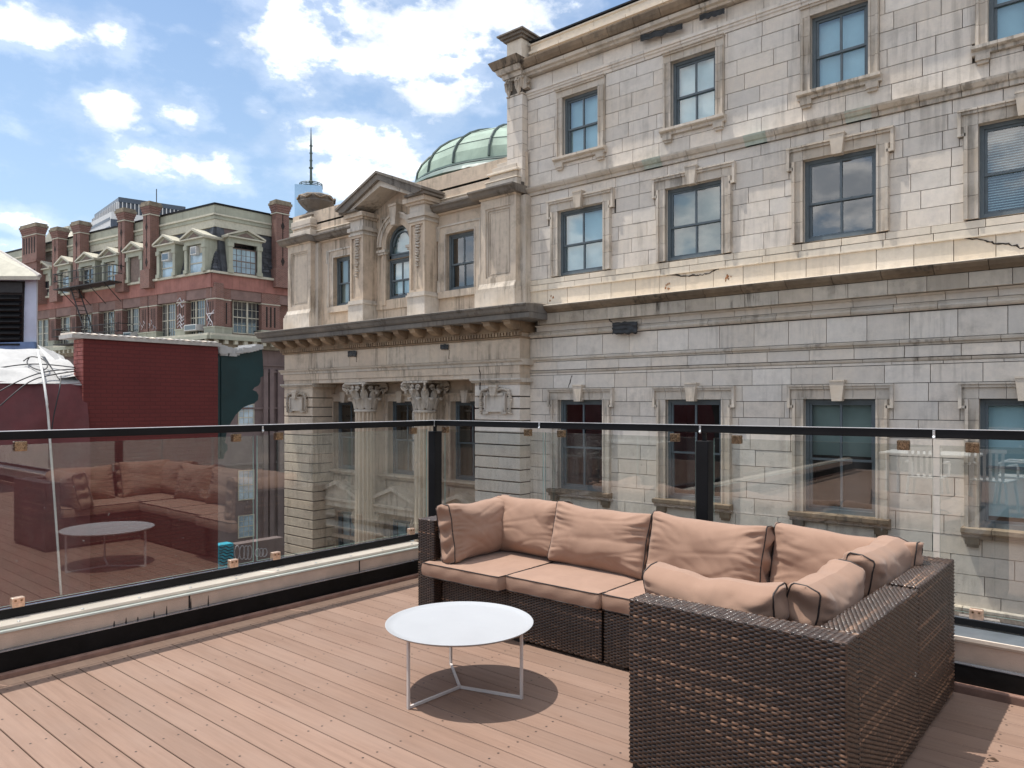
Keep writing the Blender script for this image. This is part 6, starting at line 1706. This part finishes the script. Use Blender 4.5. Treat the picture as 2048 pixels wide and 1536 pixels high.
for z in (zt+12, zt+38, zt+52, zt+66, zt+80): m.tube([(gx, gy, z), (gx, gy, z+2.2)], 4.2 if z < zt+40 else 3.0, 8)
m.build('spire', M['copperdark'], GT)
an = thing('roof_mast', 'thin grey mast standing above the brick chimneys against the sky', 'mast', (*PD(313, 60), 10))
mx, my = PD(313, 60); m = MB(); m.tube([(mx, my, 10), (mx, my, ZD(378, 60))], .035, 6); m.build('mast', M['iron'], an)
# low blocks filling the street beyond
for (u, D_, w, h_, lab) in ((-120, 70, 40, 9, 'plain brick block at the far left edge of the street'),):
    x_, y_ = PD(u, D_); m = MB(); m.box(x_-w, x_, y_-10, y_+30, GZ, h_); m.build('far_block', M['brick'], label=lab, cat='building', org=(x_, y_, GZ))

# ------------------------------------------------------------------ neighbouring roof on the left
M['redpaint'] = m_brick('dark_red_painted_brick', (0.128, 0.023, 0.021), (0.118, 0.021, 0.019), (0.100, 0.019, 0.018), bh=.08)
M['redrough'] = plain('rough_dark_red_coating', (0.12, 0.025, 0.028), .6, var=.15, vscale=3.0, bump=.9, bscale=7)
M['whitecoat'] = plain('white_roof_coating', (0.43, 0.425, 0.415), .6, var=.08, vscale=4, bump=.7, bscale=12, dirt=.25)
M['whitepaint'] = plain('old_white_paint', (0.52, 0.56, 0.66), .7, var=.08, vscale=3, bump=.5, bscale=14, dirt=.2)
M['coping'] = plain('grey_ribbed_coping', (0.42, 0.39, 0.36), .7, var=.15, vscale=6)
M['teal'] = plain('teal_sheet_metal', (0.007, 0.033, 0.037), .45, var=.15, vscale=2)
M['cable'] = plain('black_cable', (0.02, 0.02, 0.022), .5)
M['cablewhite'] = plain('white_cable', (0.70, 0.69, 0.66), .5)
XRW = -15.4
ya, yb = YX(167, XRW), YX(436, XRW); zt = ZX(300, 685, XRW)
RW = thing('red_wall', 'dark red painted masonry wall with ribbed grey coping beside the terrace', 'wall', (XRW, ya, GZ))
m = MB(); m.box(XRW-.46, XRW, ya+.002, yb, GZ, zt); m.build('wall', M['redpaint'], RW)
# painted bricks showing on the end face and faintly on the long face
zb = 1.2; z = zt-.005; r_ = 0; yq = ya; BRm = {}
while z > -.5:
    cuts = [XRW-.46, XRW-.25, XRW-.0] if r_ % 2 else [XRW-.46, XRW-.35, XRW-.13, XRW]
    for k in range(len(cuts)-1):
        m = MB(); m.box(cuts[k]+.005, cuts[k+1]-.005, ya-.012-random.random()*.006, ya+.0, z-.075, z-.004); m.build('brick', M['redpaint_sunlit'] if 'redpaint_sunlit' in M else M.setdefault('redpaint_sunlit', plain('sunlit_red_paint', (0.38, 0.115, 0.095), .8, var=.2, vscale=5)), RW)  # lighter copy of the wall red: grazing sunlight put into the colour
    z -= .080; r_ += 1
# coping with ribs of lapped sheet
m = MB(); m.box(XRW-.62, XRW+.06, ya-.22, yb+.05, zt+.0, zt+.075); cp = m.build('coping', M['coping'], RW)
n = 24
for k in range(n):
    y0_ = ya-.20+(yb-ya+.22)*k/n; m = MB(); m.prism([(XRW+.05, zt+.075), (XRW+.085, zt+.085), (XRW-.05, zt+.115), (XRW-.6, zt+.12), (XRW-.6, zt+.075)], 'y', y0_, y0_+(yb-ya)/n*.55); m.build('coping_rib', M['creamcap'] if k % 3 == 0 else M['coping'], RW)
# low parapet with sloping white roof coating behind
XP = -15.25; zp = ZX(75, 764, XP); ye = YX(152, XP)
LP = thing('low_red_parapet', 'low dark red parapet with white coated roof slope and wires', 'parapet', (XP, ye, GZ))
m = MB()
def pf(s, q): return (XP+.10*noise.noise((s*14, q*10, 1))-.25*(max(0, q-.86)/.14)**2, -6+(ye+.25+6)*s, GZ+(zp-GZ)*q+.05*noise.noise((s*9, 3, q*2))*(q > .9))
m.grid(pf, 90, 70, flip=True); m.build('rough_face', M['redrough'], LP, smooth=True)
m = MB()
zq = ZX(40, 694, -17.0)
def wf(s, q):
    y = -6+(ye+.45+6)*s
    return (XP-.2-1.75*q+.05*noise.noise((s*16, q*5, 4)), y-.25*q, zp-.03+(zq-zp)*q**.8+.07*noise.noise((s*22, q*6, 2)))
m.grid(wf, 90, 16, flip=False); m.build('white_slope', M['whitecoat'], LP, smooth=True)
m = MB(); m.box(-24, XP-.26, -6, ye+.1, GZ, zp-.1); m.build('parapet_core', M['redrough'], LP)
m = MB(); xa_, ya_ = -17.0, YX(72, -17.0)
zA = ZX(75, 690, -17.0); p1 = (-16.9, YX(75, -16.9), zA); p2 = (XP-.25, YX(150, XP-.25), ZX(150, 752, XP-.25)); p3 = (XP-.25, YX(118, XP-.25), ZX(118, 757, XP-.25))
m._add([p1, p2, p3, (p1[0]-.1, p1[1]+.5, p1[2]-.2), (p2[0]-.3, p2[1]+.3, p2[2]-.3)], [(0, 2, 1), (0, 1, 4, 3)]); m.build('white_flashing', M['whitecoat'], LP)
# bulkhead with a black louvre
BH = thing('roof_bulkhead', 'white painted roof bulkhead with black louvre and cream hipped roof', 'bulkhead', (-17.0, 5.2, 2.0))
D_ = 18.0; q = D_/F_PX; DX = 1.6
def Q(u, v, dd=0.0): x, y = PD(u, D_-dd); k = (D_-dd)/F_PX; return (x, y, EYE+(805-v)*k)
def slab(pts, d0, d1, mat, nm, par):
    m = MB(); A = [Q(u, v, d0) for u, v in pts]; Bq = [(PD(u, D_)[0]-(-S40)*d1, PD(u, D_)[1]-C40*d1, EYE+(805-v)*q) for u, v in pts]
    A = [(PD(u, D_)[0]-(-S40)*d0, PD(u, D_)[1]-C40*d0, EYE+(805-v)*q) for u, v in pts]
    A = [(p[0]-DX*max(0, -d0), p[1], p[2]) if d0 < 0 else p for p in [(PD(u, D_)[0]+(S40*d0 if d0 > 0 else 0), PD(u, D_)[1]-(C40*d0 if d0 > 0 else 0), EYE+(805-v)*q) for u, v in pts]]
    k = len(pts); m._add(A+Bq, [tuple(range(k)), tuple(range(2*k-1, k-1, -1))]+[(i, i+k, (i+1) % k+k, (i+1) % k) for i in range(k)]); return m.build(nm, mat, par)
slab([(-160, 553), (76, 553), (74, 600), (75, 700), (-160, 700)], -2.5, 0.0, M['whitepaint'], 'wall', BH)
slab([(-158, 560), (50, 563), (48, 620), (47, 690), (45, 697), (-158, 697)], .0, .03, M['gap'], 'louvre_recess', BH)
for k in range(9):
    v = 590+k*11.5
    m = MB(); k_ = 0
    A = []
    for (u, dv, dd) in ((-150, 0, .03), (45, 0, .03), (45, 7, .12), (-150, 7, .12)):
        x, y = PD(u, D_); A.append((x+S40*dd, y-C40*dd, EYE+(805-v-dv)*q))
    m._add(A+[(p[0], p[1], p[2]-.03) for p in A], [(0,1,2,3), (7,6,5,4), (2,6,7,3), (1,5,6,2)]); m.build('louvre_blade', M['black'], BH)
slab([(-155, 562), (48, 566), (48, 586), (-155, 584)], .03, .06, M['iron'], 'louvre_head', BH)
m = MB()
e0, e1 = Q(78, 554), Q(-160, 548); r0 = (e0[0]-.35+S40*.2, e0[1]-C40*.2, e0[2])
a = Q(80, 552, .25); b = Q(-170, 552, .25); c = Q(-170, 440, -1.2); d_ = Q(0, 503, -1.2)
m._add([a, b, c, d_, (a[0], a[1], a[2]-.09), (b[0], b[1], b[2]-.09), (Q(80, 552)[0]-4.0, Q(80, 552)[1], Q(80, 552)[2])], [(0, 3, 2, 1), (0, 1, 5, 4), (0, 6, 3)]); m.build('roof', M['creamtin'], BH)
m = MB(); m.tube([a, d_, Q(-60, 478, -1.2)], .045, 6); m.build('roof_edge', M['coping'], BH)
slab([(74.5, 552), (77, 552), (76, 640), (76, 700), (74.5, 700)], -.1, .02, M['whitecoat'], 'corner_edge', BH)
slab([(-160, 690), (74, 684), (75, 700), (-160, 706)], .03, .10, plain('blue_grey_base_paint', (0.14, 0.22, 0.38), .6, var=.15), 'base_band', BH)
# cables
def cable(name, pts, x, r, mat, lab, grp=None):
    q = [(x-o_, YX(u, x-o_), ZX(u, v, x-o_)) for (u, v, o_) in pts]
    # smooth
    for _ in range(2):
        n_ = [q[0]]
        for i in range(len(q)-1):
            a, b = Vector(q[i]), Vector(q[i+1]); n_ += [tuple(a*.75+b*.25), tuple(a*.25+b*.75)]
        n_.append(q[-1]); q = n_
    m = MB(); m.tube(q, r, 5); return m.build(name, mat, smooth=True, label=lab, cat='cable', group=grp, org=q[0])
cable('cable', [(75, 700, 1.2), (84, 740, .4), (92, 790, 0), (97, 840, 0), (101, 900, 0), (109, 1000, 0), (122, 1190, 0)], -15.0, .022, M['cablewhite'], 'white cable hanging down over the low red parapet from the roof')
g_ = 'black cables draped over the white roof slope'
cable('cable', [(150, 738, .5), (90, 742, .5), (40, 760, .2), (0, 782, .1), (-30, 800, .1)], -15.1, .012, M['cable'], 'upper black cable running left across the white slope to the frame edge', g_)
cable('cable', [(152, 742, .5), (100, 750, .4), (62, 760, .15), (30, 785, .05), (0, 812, .0), (-20, 830, 0)], -15.1, .012, M['cable'], 'black cable dropping left over the low red parapet, the steepest one', g_)
cable('cable', [(150, 735, .5), (110, 730, .8), (60, 727, 1.0), (0, 735, 1.0), (-30, 740, 1.0)], -15.1, .012, M['cable'], 'black cable lying highest along the white roof slope', g_)
cable('cable', [(47, 722, 1.1), (60, 712, 1.2), (84, 716, 1.0), (98, 730, .7), (88, 742, .6), (68, 738, .7), (52, 726, 1.0), (58, 716, 1.2)], -15.1, .012, M['cable'], 'black cable coiled in a loop near the bulkhead foot', g_)
cable('cable', [(122, 752, .3), (120, 775, .0), (112, 810, 0), (104, 850, 0), (101, 900, 0)], -15.05, .012, M['cable'], 'grey-black cable hanging beside the white cable on the red parapet', g_)
# teal cornice end with scroll outline
XT = -15.6; 
TC = thing('teal_cornice', 'dark teal sheet metal cornice end with scrolled outline and ragged white top', 'cornice', (XT, YX(440, XT), 0))
out = [(436, 700), (440, 699), (452, 704), (470, 706), (490, 703), (508, 698), (518, 695), (524, 696), (526, 720), (527, 752), (521, 755), (521, 764), (517, 771), (509, 775), (505, 780), (513, 783), (517, 790), (516, 800), (508, 807), (498, 810), (486, 815), (472, 829), (462, 845), (454, 862), (450, 885), (455, 890), (455, 900), (449, 908), (447, 918), (436, 917)]
m = MB(); pts = [(YX(u, XT), ZX(u, v, XT)) for u, v in out]
m.prism(pts, 'x', XT-.7, XT, 0); m.build('cornice_side', M['teal'], TC)
m = MB(); m.box(XT-.02, XT+.03, YX(441, XT), YX(446, XT), ZX(440, 915, XT), ZX(440, 703, XT)); m.build('seam_strip', M['teal'], TC)
rg = [(434, 696), (440, 699), (452, 703), (470, 705), (490, 702), (508, 697), (514, 694)]
m = MB()
for i in range(len(rg)-1):
    for k in range(3):
        t = k/3; u = rg[i][0]*(1-t)+rg[i+1][0]*t; v = rg[i][1]*(1-t)+rg[i+1][1]*t; y_, z_ = YX(u, XT), ZX(u, v, XT)
        m.box(XT-.72, XT+.05+.04*random.random(), y_-.02, y_+.16, z_-.02-.12*random.random()*(u < 470), z_+.06+.03*random.random())
m.build('ragged_membrane', M['whitecoat'], TC)
# painted mural at the foot of the mauve wall
M['turq'] = plain('turquoise_mural_paint', (0.02, 0.36, 0.50), .6, var=.1)
XM = -16.2
MU = thing('mural_wall', 'low wall with turquoise striped mural and white letter graffiti, seen through glass', 'wall', (XM, YX(437, XM), GZ))
y0_, y1_ = YX(430, XM), YX(566, XM)
m = MB(); m.box(XM-.3, XM, YX(472, XM), y1_, GZ, ZX(500, 1085, XM)); m.build('wall', M['mauve'], MU)
m = MB(); m.box(XM-.3, XM, y0_, YX(467, XM), GZ, ZX(450, 1089, XM)); m.build('mural', M['turq'], MU)
for k in range(7):
    v = 1094+k*6; m = MB(); m.tube([(XM+.004, YX(u, XM), ZX(u, v+2*math.sin(u*.4+k), XM)) for u in range(439, 467, 3)], .012, 4); m.build('mural_line', M['cable'], MU)
for k, u in enumerate((474, 484, 492, 499, 515, 522, 529)):
    m = MB(); m.tube([(XM+.004, YX(u+5*math.cos(t), XM), ZX(u, 1105+ (14 if k < 4 else 8)*math.sin(t), XM)) for t in [i*PI/7 for i in range(15)]], .013, 4); m.build('graffiti_letter', M['graffiti'], MU)
